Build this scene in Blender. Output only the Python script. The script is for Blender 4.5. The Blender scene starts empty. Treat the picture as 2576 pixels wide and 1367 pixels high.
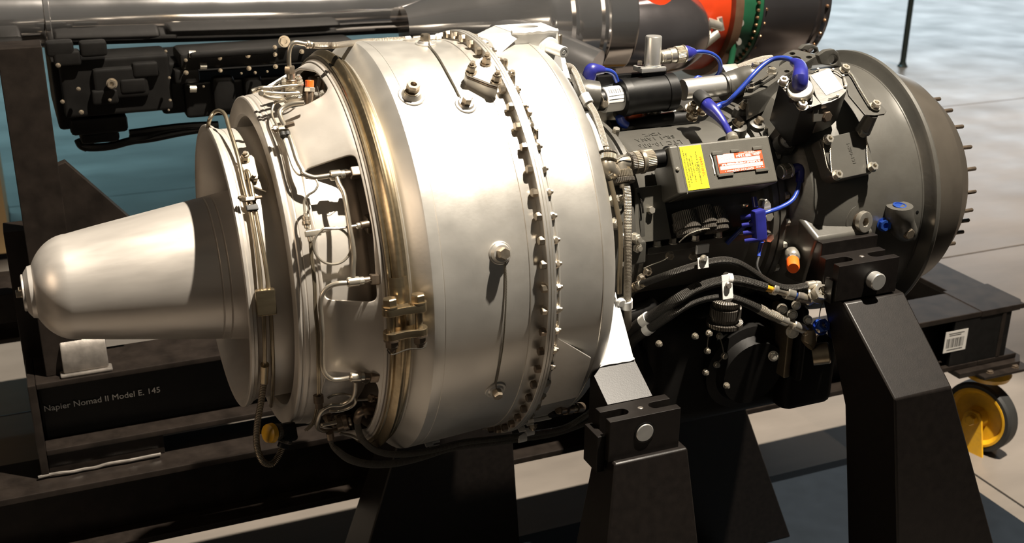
import bpy, bmesh, math, random
import numpy as np
from mathutils import Vector, Matrix, geometry
random.seed(7)
sc = bpy.context.scene
COL = sc.collection
PI = math.pi

# ------------------------------------------------------------------ camera
W, H = 2576, 1367
ZA = 1.0                                   # height of the engine axis above the floor
YAW, PIT, ROL, FPX = math.radians(23.29928), math.radians(21.63069), math.radians(0.60200), 2939.69
CAM = Vector((-0.59648, -1.54298, ZA + 0.59481))
_cy, _sy, _cp, _sp = math.cos(YAW), math.sin(YAW), math.cos(PIT), math.sin(PIT)
FW = Vector((_sy*_cp, _cy*_cp, -_sp)); RT = Vector((_cy, -_sy, 0)); UP = RT.cross(FW)
_c, _s = math.cos(ROL), math.sin(ROL)
RT, UP = RT*_c + UP*_s, UP*_c - RT*_s
cd = bpy.data.cameras.new('camera'); cam = bpy.data.objects.new('camera', cd); COL.objects.link(cam)
cam.matrix_world = Matrix(((RT.x, UP.x, -FW.x, CAM.x), (RT.y, UP.y, -FW.y, CAM.y), (RT.z, UP.z, -FW.z, CAM.z), (0, 0, 0, 1)))
cd.sensor_width = 36; cd.lens = FPX/W*36; cd.clip_start = 0.05; cd.clip_end = 100
cd.dof.use_dof = True; cd.dof.focus_distance = 1.72; cd.dof.aperture_fstop = 9
sc.camera = cam

# ------------------------------------------------------------------ light
vs = sc.view_settings
vs.view_transform = 'Standard'; vs.look = 'None'; vs.gamma = 1; vs.use_curve_mapping = False
vs.exposure = 0.0
wd = bpy.data.worlds.new('hall'); sc.world = wd; wd.use_nodes = True
wd.node_tree.nodes['Background'].inputs[0].default_value = (0.6, 0.75, 1.0, 1)
wd.node_tree.nodes['Background'].inputs[1].default_value = 0.004
def spot(name, loc, to, power, col, ang=40, blend=.3, rad=.04):
    l = bpy.data.lights.new(name, 'SPOT'); l.energy = power; l.color = col; l.spot_size = math.radians(ang); l.spot_blend = blend; l.shadow_soft_size = rad
    o = bpy.data.objects.new(name, l); COL.objects.link(o); o.location = loc
    o.rotation_euler = (Vector(to)-Vector(loc)).to_track_quat('-Z', 'Y').to_euler(); return o
def area(name, loc, to, power, col, sx, sy, spread=180):
    l = bpy.data.lights.new(name, 'AREA'); l.energy = power; l.color = col; l.shape = 'RECTANGLE'; l.size = sx; l.size_y = sy; l.spread = math.radians(spread)
    o = bpy.data.objects.new(name, l); COL.objects.link(o); o.location = loc
    o.rotation_euler = (Vector(to)-Vector(loc)).to_track_quat('-Z', 'Y').to_euler(); return o
WARM = (1.0, .90, .76)
spot('key_track_spot', (1.16, -0.92, 5.2), (0.25, 0.72, 0.0), 3700, WARM, 41, .20, .045)
spot('aisle_track_spot', (4.6, 1.2, 5.6), (3.9, 2.4, 0), 3300, (1.0, .82, .64), 62, 1.0, .05)
area('cool_hall_panel', (2.6, 7.6, 5.8), (2.6, 7.5, 0), 240, (.44, .82, 1.0), 9, 3.4, 66)
area('cool_hall_panel_side', (-1.2, 5.0, 5.5), (-1.2, 4.9, 0), 60, (.36, .80, 1.0), 3, 2, 56)
area('added_warm_fill', (-6.2, -1.6, 3.3), (-.4, -.1, 1.0), 75, (1.0, .76, .54), 2.6, 1.8)  # added fill to lift the shaded left-facing metal, not a lamp of the hall
area('far_bright_opening', (11.8, 11.8, 2.3), (4.0, 4.0, .2), 165, (.85, .94, 1.0), 5, 3.2)

# ------------------------------------------------------------------ picture point -> place on a known surface
def ray(px, py): return FW + RT*((px-W/2)/FPX) - UP*((py-H/2)/FPX)
def PX(px, py, X): d = ray(px, py); return CAM + d*((X-CAM.x)/d.x)
def PY(px, py, Y): d = ray(px, py); return CAM + d*((Y-CAM.y)/d.y)
def PZ(px, py, Z): d = ray(px, py); return CAM + d*((Z-CAM.z)/d.z)
def S(px, py, r):
    """near side of the cylinder of radius r about the engine axis"""
    d = ray(px, py); cz = CAM.z-ZA
    A = d.y*d.y+d.z*d.z; B = CAM.y*d.y+cz*d.z; C = CAM.y**2+cz*cz-r*r
    return CAM + d*((-B-math.sqrt(max(B*B-A*C, 0)))/A)
def SF(px, py, rf, r=.25):
    for _ in range(6): p = S(px, py, r); r = rf(p.x)
    return p
FR = {'A': (0, 0, 2.734), 'B': (0, 450, 2.734), 'C': (0, 867, 2.734), 'D': (480, 50, 3.418), 'F': (600, 400, 3.418), 'G': (530, 780, 3.107),
      'H': (950, 40, 3.417), 'I': (950, 440, 3.417), 'J': (950, 840, 2.594), 'K': (1400, 0, 3.417), 'L': (1480, 350, 3.417), 'M': (1540, 600, 3.417),
      'N': (1850, 80, 3.417), 'O': (1900, 400, 2.972), 'Q': (1876, 850, 2.644), 'R': (1976, 0, 3.417), 'T': (900, 0, 4.293), 'U': (1400, 0, 3.68),
      'V': (1540, 240, 4.881), 'W': (1560, 500, 4.881), 'X': (1600, 740, 4.882), 'Y': (640, 60, 6.214), 'Z': (1100, 720, 3.796), 'P': (0, 0, 1)}
def zz(f, x, y): a = FR[f]; return a[0]+x/a[2], a[1]+y/a[2]
def Sz(f, x, y, r): return S(*zz(f, x, y), r)
def cyl_pt(x, th, r): t = math.radians(th); return Vector((x, -r*math.sin(t), ZA+r*math.cos(t)))
def nrm(p): return Vector((0, p.y, p.z-ZA)).normalized()
def th_of(p): return math.degrees(math.atan2(-p.y, p.z-ZA))
def frame(o, z, x=(1, 0, 0)):
    z = Vector(z).normalized(); x = Vector(x); x = (x-z*x.dot(z))
    if x.length < 1e-5: x = Vector((0, 1, 0)) if abs(z.y) < .9 else Vector((0, 0, 1)); x = x-z*x.dot(z)
    x.normalize(); y = z.cross(x); o = Vector(o)
    return Matrix(((x.x, y.x, z.x, o.x), (x.y, y.y, z.y, o.y), (x.z, y.z, z.z, o.z), (0, 0, 0, 1)))
def eframe(x, th, r):                      # local x along the engine, y up round it, z outwards
    p = cyl_pt(x, th, r); return frame(p, nrm(p))

# ------------------------------------------------------------------ materials
MATS = {}
def mat(name, col, metal=0., rough=.5, var=.12, scale=30., bump=0., bscale=None, dirt=None, dscale=6., coat=0., emis=None, stretch=None, rvar=.0):
    m = bpy.data.materials.new(name); MATS[name] = m; m.use_nodes = True
    nt = m.node_tree; N = nt.nodes; Lk = nt.links; b = N['Principled BSDF']
    b.inputs['Metallic'].default_value = metal; b.inputs['Roughness'].default_value = rough
    if coat: b.inputs['Coat Weight'].default_value = coat; b.inputs['Coat Roughness'].default_value = .15
    tc = N.new('ShaderNodeTexCoord'); src = tc.outputs['Object']
    if stretch:
        mp = N.new('ShaderNodeMapping'); mp.inputs['Scale'].default_value = stretch; Lk.new(src, mp.inputs[0]); src = mp.outputs[0]
    n = N.new('ShaderNodeTexNoise'); n.inputs['Scale'].default_value = scale; n.inputs['Detail'].default_value = 5; Lk.new(src, n.inputs['Vector'])
    r = N.new('ShaderNodeMapRange'); r.inputs[1].default_value = .3; r.inputs[2].default_value = .7; r.inputs[3].default_value = 1-var; r.inputs[4].default_value = 1+var; Lk.new(n.outputs[0], r.inputs[0])
    mx = N.new('ShaderNodeVectorMath'); mx.operation = 'SCALE'; mx.inputs[0].default_value = col; Lk.new(r.outputs[0], mx.inputs['Scale'])
    out = mx.outputs[0]
    if dirt:
        n2 = N.new('ShaderNodeTexNoise'); n2.inputs['Scale'].default_value = dscale; n2.inputs['Detail'].default_value = 7; n2.inputs['Roughness'].default_value = .65; Lk.new(src, n2.inputs['Vector'])
        r2 = N.new('ShaderNodeMapRange'); r2.inputs[1].default_value = .52; r2.inputs[2].default_value = .78; r2.inputs[4].default_value = dirt[3]; Lk.new(n2.outputs[0], r2.inputs[0])
        mi = N.new('ShaderNodeMix'); mi.data_type = 'RGBA'; Lk.new(r2.outputs[0], mi.inputs[0]); Lk.new(out, mi.inputs[6]); mi.inputs[7].default_value = (*dirt[:3], 1); out = mi.outputs[2]
    Lk.new(out, b.inputs['Base Color'])
    if rvar:
        r3 = N.new('ShaderNodeMapRange'); r3.inputs[1].default_value = .3; r3.inputs[2].default_value = .7; r3.inputs[3].default_value = max(rough-rvar, .02); r3.inputs[4].default_value = rough+rvar; Lk.new(n.outputs[0], r3.inputs[0]); Lk.new(r3.outputs[0], b.inputs['Roughness'])
    if bump:
        n3 = N.new('ShaderNodeTexNoise'); n3.inputs['Scale'].default_value = bscale or scale*3; n3.inputs['Detail'].default_value = 3; Lk.new(src, n3.inputs['Vector'])
        bp = N.new('ShaderNodeBump'); bp.inputs['Strength'].default_value = bump; bp.inputs['Distance'].default_value = .0005; Lk.new(n3.outputs[0], bp.inputs['Height']); Lk.new(bp.outputs[0], b.inputs['Normal'])
    if emis: b.inputs['Emission Color'].default_value = (*emis[:3], 1); b.inputs['Emission Strength'].default_value = emis[3]
    return m
def braid(name, c0, c1, metal, rough, ku, kv, mode='braid'):
    m = mat(name, c0, metal, rough, .1); nt = m.node_tree; N = nt.nodes; Lk = nt.links; b = N['Principled BSDF']
    tc = N['Texture Coordinate']; sp = N.new('ShaderNodeSeparateXYZ'); Lk.new(tc.outputs['UV'], sp.inputs[0])
    def mth(op, a, c=None):
        n = N.new('ShaderNodeMath'); n.operation = op
        for i, v in enumerate((a, c)):
            if v is None: continue
            if isinstance(v, (int, float)): n.inputs[i].default_value = v
            else: Lk.new(v, n.inputs[i])
        return n.outputs[0]
    u = mth('MULTIPLY', sp.outputs[0], ku); v = mth('MULTIPLY', sp.outputs[1], kv)
    if mode == 'braid': h = mth('MULTIPLY', mth('SINE', mth('ADD', u, v)), mth('SINE', mth('SUBTRACT', u, v)))
    elif mode == 'twist': h = mth('SINE', mth('ADD', u, v))
    else: h = mth('SINE', u)
    h = mth('ADD', mth('MULTIPLY', h, .5), .5)
    mi = N.new('ShaderNodeMix'); mi.data_type = 'RGBA'; Lk.new(h, mi.inputs[0]); mi.inputs[6].default_value = (*c1, 1); mi.inputs[7].default_value = (*c0, 1); Lk.new(mi.outputs[2], b.inputs['Base Color'])
    bp = N.new('ShaderNodeBump'); bp.inputs['Strength'].default_value = .8; bp.inputs['Distance'].default_value = .0012; Lk.new(h, bp.inputs['Height']); Lk.new(bp.outputs[0], b.inputs['Normal'])
    return m

mat('drum_metal', (.61, .585, .54), .82, .40, .05, 14, .12, 220, (.30, .25, .19, .45), 5.5, rvar=.06)
mat('exhaust_metal', (.57, .53, .48), .62, .40, .06, 18, .10, 260, (.30, .24, .18, .35), 7., rvar=.05)
mat('cone_metal', (.57, .53, .485), .66, .38, .05, 25, .05, 300, rvar=.05, stretch=(.4, 2, 2))
mat('duct_metal', (.46, .41, .36), .6, .42, .10, 16, .08, 200, (.22, .16, .11, .5), 6.)
mat('clamp_metal', (.40, .32, .205), .95, .27, .15, 30, .04, 200, stretch=(1, 6, 6))
mat('tube_metal', (.50, .45, .37), .85, .28, .12, 60)
mat('bronze_tube', (.30, .25, .175), .85, .33, .15, 60)
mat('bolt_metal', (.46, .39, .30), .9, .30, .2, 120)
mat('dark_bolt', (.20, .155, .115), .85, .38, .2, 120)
mat('nickel', (.66, .62, .54), .85, .28, .08, 100)
mat('silver', (.68, .67, .64), .8, .30, .05, 90)
mat('white_paint', (.66, .655, .635), .1, .40, .05, 40, .15, 300, (.45, .42, .36, .4), 18.)
mat('grey_paint', (.070, .067, .059), .25, .36, .10, 22, .25, 160, (.045, .040, .032, .6), 9.)
mat('olive_paint', (.068, .059, .048), .35, .36, .10, 22, .12, 160, (.045, .037, .03, .5), 9.)
mat('box_paint', (.078, .074, .063), .15, .42, .06, 60, .2, 500)
mat('black_paint', (.0042, .0040, .0038), .1, .42, .3, 60, .12, 400)
mat('stand_paint', (.0060, .0046, .0039), .0, .40, .25, 90, .15, 500, (.007, .0058, .005, .35), 40.)
mat('dark_cast', (.007, .0065, .006), .3, .5, .3, 25, .4, 120)
mat('rubber', (.015, .015, .014), 0, .6, .2)
mat('blue_plastic', (.018, .020, .17), 0, .33, .15, 60, coat=.3)
mat('blue_cable', (.012, .035, .24), 0, .35, .2, 40, coat=.3)
mat('blue_anodised', (.03, .09, .42), .7, .3, .1)
mat('orange_plastic', (.80, .115, .012), 0, .4, .05)
mat('orange_paint', (.40, .032, .006), 0, .35, .1, 20, .1, 200)
mat('red_print', (.46, .075, .025), .1, .4, .06)
mat('yellow_print', (.88, .74, .015), 0, .42, .05)
mat('white_print', (.80, .79, .76), 0, .5, .03)
mat('grey_print', (.46, .44, .41), .1, .4, .05)
mat('black_print', (.02, .02, .018), 0, .5)
mat('red_ink', (.62, .07, .01), 0, .5)
mat('yellow_paint', (.62, .33, .012), 0, .38, .15, 30, .1, 150, (.22, .12, .03, .5), 20.)
mat('green_paint', (.012, .075, .035), .1, .35, .15)
mat('chrome', (.58, .56, .55), .94, .11, .05, 8, rvar=.03)
mat('smoked_chrome', (.26, .24, .245), .93, .18, .08, 8, rvar=.04)
mat('brown_ring', (.22, .13, .08), .7, .4, .15)
mat('brass_rivet', (.42, .25, .14), .9, .35, .1)
mat('tan_board', (.50, .34, .16), 0, .6, .12, 6, stretch=(1, 1, .15))
mat('steel_foot', (.20, .18, .16), .6, .35, .25, 50, .5, 120)
mat('frame_paint', (.0115, .0088, .0072), .0, .38, .35, 30, .15, 300, (.022, .017, .0135, .5), 22.)
mat('plate_paint', (.009, .012, .016), 0, .5, .12, 20)
mat('pole_paint', (.03, .045, .045), .3, .4)
braid('steel_braid', (.62, .56, .47), (.20, .17, .13), .8, .35, 1500, 18)
braid('dark_braid', (.055, .050, .043), (.012, .011, .010), .6, .42, 1500, 18)
braid('mid_braid', (.17, .155, .13), (.045, .04, .034), .6, .42, 1500, 18)
braid('pale_braid', (.52, .48, .42), (.24, .21, .17), .6, .4, 1500, 16)
braid('corrugated', (.34, .28, .20), (.05, .04, .03), .8, .32, 2700, 0, 'rib')
braid('lock_wire', (.50, .46, .38), (.08, .07, .055), .8, .35, 1800, 6, 'twist')
braid('knurl', (.52, .46, .36), (.16, .135, .10), .85, .32, 0, 260, 'twist')
braid('dark_knurl', (.16, .145, .125), (.06, .052, .044), .7, .4, 0, 260, 'twist')

for k_, v_ in (('stand_paint', .30), ('frame_paint', .20), ('black_paint', .28), ('dark_cast', .2), ('plate_paint', .12)): MATS[k_].node_tree.nodes['Principled BSDF'].inputs['Specular IOR Level'].default_value = v_
# floor: polished concrete
m = mat('concrete', (.150, .131, .113), 0, .34, .06, 3, .03, 60, rvar=.06)
nt = m.node_tree; b = nt.nodes['Principled BSDF']
b.inputs['Specular IOR Level'].default_value = .55
def cloud_floor():
    N = nt.nodes; Lk = nt.links
    tc = N['Texture Coordinate']; mp = N.new('ShaderNodeMapping'); mp.inputs['Scale'].default_value = (.7, 2.4, 1); Lk.new(tc.outputs['Object'], mp.inputs[0])
    n = N.new('ShaderNodeTexNoise'); n.inputs['Scale'].default_value = 1.6; n.inputs['Detail'].default_value = 8; n.inputs['Roughness'].default_value = .62; Lk.new(mp.outputs[0], n.inputs['Vector'])
    r = N.new('ShaderNodeMapRange'); r.inputs[1].default_value = .3; r.inputs[2].default_value = .72; r.inputs[3].default_value = .72; r.inputs[4].default_value = 1.18; Lk.new(n.outputs[0], r.inputs[0])
    mx = N.new('ShaderNodeVectorMath'); mx.operation = 'SCALE'; Lk.new(b.inputs['Base Color'].links[0].from_socket, mx.inputs[0]); Lk.new(r.outputs[0], mx.inputs['Scale']); Lk.new(mx.outputs[0], b.inputs['Base Color'])
cloud_floor()

# ------------------------------------------------------------------ mesh helpers
WL = {}; DEPTH = {}
def level(parent):                            # thing > part > sub-part and no deeper: pieces of a sub-part hang on its part
    while DEPTH.get(parent, 0) >= 2: parent = parent.parent
    return parent
TS = CS = BS = 1.0                         # working scale of tubes, connectors and bolts, set per group below
class MB:
    def __init__(s): s.v = []; s.f = []; s.uv = {}; s.flat = False
    def add(s, vs, fs, uvs=None):
        o = len(s.v); s.v += [Vector(p) for p in vs]
        for i, f in enumerate(fs):
            s.f.append([o+k for k in f])
            if uvs: s.uv[len(s.f)-1] = uvs[i]
        return s
    def lathe(s, prof, n=96, th0=0, th1=360, o=None, ax=None, closed=False):
        """revolve (x, r) about the engine axis, or about the axis ax through o"""
        full = abs(th1-th0) >= 359.9; m = n if full else n+1; vs = []
        M = None if ax is None else frame(o, ax)
        for x, r in prof:
            for i in range(m):
                t = th0+(th1-th0)*i/n
                vs.append(cyl_pt(x, t, r) if M is None else M @ Vector((r*math.cos(math.radians(t)), r*math.sin(math.radians(t)), x)))
        fs = []; K = len(prof); uvs = []
        for k in range(K if closed else K-1):
            k2 = (k+1) % K
            for i in range(n):
                j = (i+1) % m
                fs.append((k*m+i, k2*m+i, k2*m+j, k*m+j)); uvs.append([(k*.01, i/n), (k*.01+.01, i/n), (k*.01+.01, (i+1)/n), (k*.01, (i+1)/n)])
        return s.add(vs, fs, uvs)
    def tube(s, pts, r, n=10, sm=5, cap=True):
        P = [Vector(p) for p in pts]; rr = list(r) if isinstance(r, (list, tuple)) else [r]*len(P); rr = [q*TS for q in rr]
        if sm > 1 and len(P) > 2:
            Q = []; R2 = []
            for i in range(len(P)-1):
                a = P[max(i-1, 0)]; b_ = P[i]; c = P[i+1]; d = P[min(i+2, len(P)-1)]
                for k in range(sm):
                    t = k/sm
                    Q.append(.5*((2*b_)+(c-a)*t+(2*a-5*b_+4*c-d)*t*t+(3*b_-a-3*c+d)*t**3)); R2.append(rr[i]+(rr[i+1]-rr[i])*t)
            Q.append(P[-1]); R2.append(rr[-1]); P, rr = Q, R2
        K = len(P); T = [(P[min(i+1, K-1)]-P[max(i-1, 0)]).normalized() for i in range(K)]
        u = T[0].orthogonal().normalized(); vs = []; Ls = [0]
        for i in range(K):
            u = (u-T[i]*u.dot(T[i])); u = u.normalized() if u.length > 1e-6 else T[i].orthogonal().normalized(); w = T[i].cross(u)
            if i: Ls.append(Ls[-1]+(P[i]-P[i-1]).length)
            for k in range(n): a = 2*PI*k/n; vs.append(P[i]+(u*math.cos(a)+w*math.sin(a))*rr[i])
        fs = []; uvs = []
        for i in range(K-1):
            for k in range(n):
                j = (k+1) % n; fs.append((i*n+k, i*n+j, (i+1)*n+j, (i+1)*n+k))
                uvs.append([(Ls[i], k/n*2*PI), (Ls[i], (k+1)/n*2*PI), (Ls[i+1], (k+1)/n*2*PI), (Ls[i+1], k/n*2*PI)])
        if cap: fs += [tuple(range(n-1, -1, -1)), tuple(range((K-1)*n, K*n))]; uvs += [[(0, 0)]*n]*2
        return s.add(vs, fs, uvs)
    def cyl(s, p0, p1, r0, r1=None, n=20): return s.tube([p0, p1], [r0, r0 if r1 is None else r1], n, 1)
    def turn(s, o, ax, prof, n=24):
        """turned piece: (height, radius) along ax from o, both ends closed"""
        p = list(prof)
        if p[0][1] > 0: p = [(p[0][0], 0)]+p
        if p[-1][1] > 0: p = p+[(p[-1][0], 0)]
        return s.lathe(p, n, o=o, ax=ax)
    def hexa(s, o, ax, r, h, n=6, spin=0, ch=.12):
        M = frame(o, ax); ang = [2*PI*k/n+spin for k in range(n)]; vs = []
        for z, q in ((0, r), (h*(1-ch), r), (h, r*.86)): vs += [M @ Vector((q*math.cos(a), q*math.sin(a), z)) for a in ang]
        fs = [(k, (k+1) % n, n+(k+1) % n, n+k) for k in range(n)]+[(n+k, n+(k+1) % n, 2*n+(k+1) % n, 2*n+k) for k in range(n)]+[tuple(range(2*n, 3*n)), tuple(range(n-1, -1, -1))]
        return s.add(vs, fs)
    def box(s, M, size, c=(0, 0, 0), bev=.0, seg=2):
        s.flat = True; bm = bmesh.new(); bmesh.ops.create_cube(bm, size=1)
        for v in bm.verts: v.co = Vector((v.co.x*size[0]+c[0], v.co.y*size[1]+c[1], v.co.z*size[2]+c[2]))
        if bev: bmesh.ops.bevel(bm, geom=bm.edges[:], offset=bev, segments=seg, profile=.5, affect='EDGES')
        bm.verts.ensure_lookup_table(); M = M or Matrix()
        s.add([M @ v.co for v in bm.verts], [[v.index for v in f.verts] for f in bm.faces]); bm.free(); return s
    def wbox(s, lo, hi, bev=0.):
        lo = Vector(lo); hi = Vector(hi); return s.box(Matrix.Translation((lo+hi)/2), hi-lo, bev=bev)
    def prism(s, M, poly, z0, z1, bev=0., holes=()):
        """extruded outline in the xy of M, with holes, edges bevelled"""
        s.flat = True; bm = bmesh.new()
        if holes:
            loops = [poly]+list(holes); co = []; ed = []
            for lp in loops:
                o = len(co); co += [Vector(p) for p in lp]; ed += [(o+i, o+(i+1) % len(lp)) for i in range(len(lp))]
            r = geometry.delaunay_2d_cdt(co, ed, [], 0, 1e-7)
            vs2 = [bm.verts.new((p.x, p.y, z0)) for p in r[0]]
            def inside(p, lp):
                c = False
                for i in range(len(lp)):
                    a = lp[i]; b_ = lp[i-1]
                    if (a[1] > p[1]) != (b_[1] > p[1]) and p[0] < (b_[0]-a[0])*(p[1]-a[1])/(b_[1]-a[1])+a[0]: c = not c
                return c
            for f in r[2]:
                c = sum((r[0][k] for k in f), Vector((0, 0)))/len(f)
                if inside(c, poly) and not any(inside(c, h) for h in holes): bm.faces.new([vs2[k] for k in f])
            for v in [v for v in bm.verts if not v.link_faces]: bm.verts.remove(v)
        else:
            bm.faces.new([bm.verts.new((p[0], p[1], z0)) for p in poly])
        g = bmesh.ops.extrude_face_region(bm, geom=bm.faces[:])
        for e in g['geom']:
            if isinstance(e, bmesh.types.BMVert): e.co.z = z1
        bmesh.ops.recalc_face_normals(bm, faces=bm.faces[:])
        if bev:
            es = [e for e in bm.edges if len(e.link_faces) == 2 and e.calc_face_angle(0) > .6]
            bmesh.ops.bevel(bm, geom=es, offset=bev, segments=2, profile=.5, affect='EDGES')
        bm.verts.index_update(); M = M or Matrix()
        s.add([M @ v.co for v in bm.verts], [[v.index for v in f.verts] for f in bm.faces]); bm.free(); return s
    def mesh(s, name, material, sharp=35, org=None, merge=False):
        c = org
        if c is None:
            a = np.array([tuple(p) for p in s.v]); c = Vector((a.min(0)+a.max(0))/2)
        me = bpy.data.meshes.new(name); me.from_pydata([p-c for p in s.v], [], s.f)
        if s.uv:
            ul = me.uv_layers.new(name='UVMap')
            for pi, po in enumerate(me.polygons):
                uv = s.uv.get(pi)
                if uv:
                    for k, li in enumerate(po.loop_indices): ul.data[li].uv = uv[k]
        if merge:
            bm = bmesh.new(); bm.from_mesh(me); bmesh.ops.remove_doubles(bm, verts=bm.verts[:], dist=1e-5); bmesh.ops.recalc_face_normals(bm, faces=bm.faces[:]); bm.to_mesh(me); bm.free()
        me.materials.append(MATS[material]); me.validate()
        me.shade_smooth(); me.set_sharp_from_angle(angle=math.radians(sharp))
        return me, c
    def build(s, name, material, parent=None, sharp=35, label=None, merge=False):
        me, c = s.mesh(name, material, sharp, merge=merge)
        o = bpy.data.objects.new(name, me); COL.objects.link(o); WL[o] = c
        if parent: parent = level(parent); DEPTH[o] = DEPTH.get(parent, 0)+1; o.parent = parent; o.location = c-WL[parent]
        else: o.location = c
        if s.flat: flat_normals(o)
        if label: o['label'] = label
        return o
def flat_normals(o):                            # flat faces stay flat beside their rounded edges
    w = o.modifiers.new('normals', 'WEIGHTED_NORMAL'); w.keep_sharp = True; w.weight = 80
def tag(o, label=None, cat=None, group=None, kind=None):
    for k, v in (('label', label), ('category', cat), ('group', group), ('kind', kind)):
        if v: o[k] = v
    return o
def thing(name, loc, label, cat, group=None):
    o = bpy.data.objects.new(name, None); COL.objects.link(o); o.location = loc; o.empty_display_size = .05; WL[o] = Vector(loc)
    return tag(o, label, cat, group)
def inst(name, me, parent, M, label=None):
    parent = level(parent); o = bpy.data.objects.new(name, me); COL.objects.link(o); o.parent = parent; DEPTH[o] = DEPTH.get(parent, 0)+1
    o.matrix_local = Matrix.Translation(-WL[parent]) @ M; WL[o] = M.translation.copy()
    if label: o['label'] = label
    return o
O0 = Vector((0, 0, 0)); ZU = Vector((0, 0, 1))
_bm = {}
def bolt_mesh(kind, r, h, material):
    k = (kind, round(r, 5), round(h, 5), material)
    if k in _bm: return _bm[k]
    m = MB()
    if kind == 'bolt': m.turn(O0, ZU, [(0, r*1.15), (h*.18, r*1.15)], 16); m.hexa((0, 0, h*.18), ZU, r, h*.82)
    if kind == 'head': m.hexa(O0, ZU, r, h, ch=.25)
    if kind == 'nut': m.turn(O0, ZU, [(0, r*1.2), (h*.15, r*1.2)], 16); m.hexa((0, 0, h*.15), ZU, r, h*.5); m.turn((0, 0, h*.6), ZU, [(0, r*.75), (h*.15, r*.75), (h*.16, r*.5), (h*.4, r*.5)], 14)
    if kind == 'hollow':
        m.turn(O0, ZU, [(0, r*1.25), (h*.15, r*1.25)], 18)
        M_ = frame((0, 0, h*.15), ZU); q = [(r*math.cos(PI/3*i), r*math.sin(PI/3*i)) for i in range(6)]; hq = [(r*.5*math.cos(PI/8*i), r*.5*math.sin(PI/8*i)) for i in range(16)]
        m.prism(M_, q, h*.25, h*.85, holes=[hq]); m.hexa((0, 0, h*.15), ZU, r, h*.4, ch=.01)
    if kind == 'screw': m.turn(O0, ZU, [(0, r), (h*.6, r), (h, r*.7)], 14)
    if kind == 'stud': m.turn(O0, ZU, [(0, r), (h*.93, r), (h, r*.8)], 10)
    _bm[k] = m.mesh(kind, material, 30, org=O0)[0]
    return _bm[k]
def bolt(parent, p, ax, r, h, kind='bolt', material='bolt_metal', name=None, spin=None):
    r *= BS; h *= BS
    M = frame(p, ax) @ Matrix.Rotation(random.uniform(0, PI/3) if spin is None else spin, 4, 'Z')
    return inst(name or {'bolt': 'bolt', 'head': 'bolt', 'nut': 'nut', 'hollow': 'hollow_bolt', 'screw': 'screw', 'stud': 'stud'}[kind], bolt_mesh(kind, r, h, material), parent, M)
def text(body, size, M, material, parent, name, ext=.0002, spacing=1.0, align='CENTER', width=None):
    cu = bpy.data.curves.new('t', 'FONT'); cu.body = body; cu.size = size; cu.align_x = align; cu.align_y = 'CENTER'; cu.extrude = ext; cu.space_character = spacing; cu.resolution_u = 3
    o = bpy.data.objects.new('t', cu); COL.objects.link(o); bpy.context.view_layer.update()
    me0 = o.evaluated_get(bpy.context.evaluated_depsgraph_get()).to_mesh()
    if width:
        xs = [v.co.x for v in me0.vertices]; k = width/(max(xs)-min(xs)); M = M @ Matrix.Diagonal((k, k, 1, 1))
    mb = MB().add([M @ v.co for v in me0.vertices], [list(p.vertices) for p in me0.polygons])
    o.evaluated_get(bpy.context.evaluated_depsgraph_get()).to_mesh_clear(); bpy.data.objects.remove(o); bpy.data.curves.remove(cu)
    return mb.build(name, material, parent)

# ================================================================== the hall
g = MATS['concrete'].node_tree; tcn = g.nodes['Texture Coordinate']; gp = g.nodes.new('ShaderNodeNewGeometry')
for l in list(g.links):
    if l.from_node == tcn: g.links.new(gp.outputs['Position'], l.to_socket)
mat('joint', (.05, .055, .055), 0, .8); mat('hall_wall', (.34, .38, .40), 0, .7, .08, 2); mat('hall_ceiling', (.16, .17, .18), 0, .8)
xs = [-8.224, 1.551, 13.281]; ys = [-4.198, -.288, 1.667, 3.622, 17.307]
fl = MB().wbox((xs[0], ys[0], -.2), (xs[-1], ys[-1], -.006)).build('floor', 'joint'); tag(fl, 'grey polished concrete floor of the hall', None, kind='structure')
for i in range(len(xs)-1):
    for k in range(len(ys)-1): MB().wbox((xs[i]+.0035, ys[k]+.0035, -.1), (xs[i+1]-.0035, ys[k+1]-.0035, 0), .002).build('slab', 'concrete', fl)
CE = 7.0
for nm, lo, hi in (('wall_back', (xs[0], ys[-1], 0), (xs[-1], ys[-1]+.2, CE)), ('wall_front', (xs[0], ys[0]-.2, 0), (xs[-1], ys[0], CE)),
                   ('wall_left', (xs[0]-.2, ys[0], 0), (xs[0], ys[-1], CE)), ('wall_right', (xs[-1], ys[0], 0), (xs[-1]+.2, ys[-1], CE))):
    tag(MB().wbox(lo, hi).build(nm, 'hall_wall'), 'dark grey wall of the hall', None, kind='structure')
tag(MB().wbox((xs[0], ys[0], CE), (xs[-1], ys[-1], CE+.2)).build('ceiling', 'hall_ceiling'), 'dark ceiling of the hall', None, kind='structure')

# barrier pole on the floor behind
bp = PZ(2270, 167, 0)
t = thing('barrier_post', (bp.x, bp.y, 0), 'slim grey barrier post standing alone on the bare floor', 'barrier post')
MB().turn((bp.x, bp.y, 0), ZU, [(0, .034), (.006, .034), (.012, .026), (.03, .021)]).build('base', 'pole_paint', t)
MB().turn((bp.x, bp.y, .028), ZU, [(0, .019), (.98, .019), (1.0, .026), (1.02, .026), (1.03, .02)]).build('pole', 'pole_paint', t)

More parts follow.
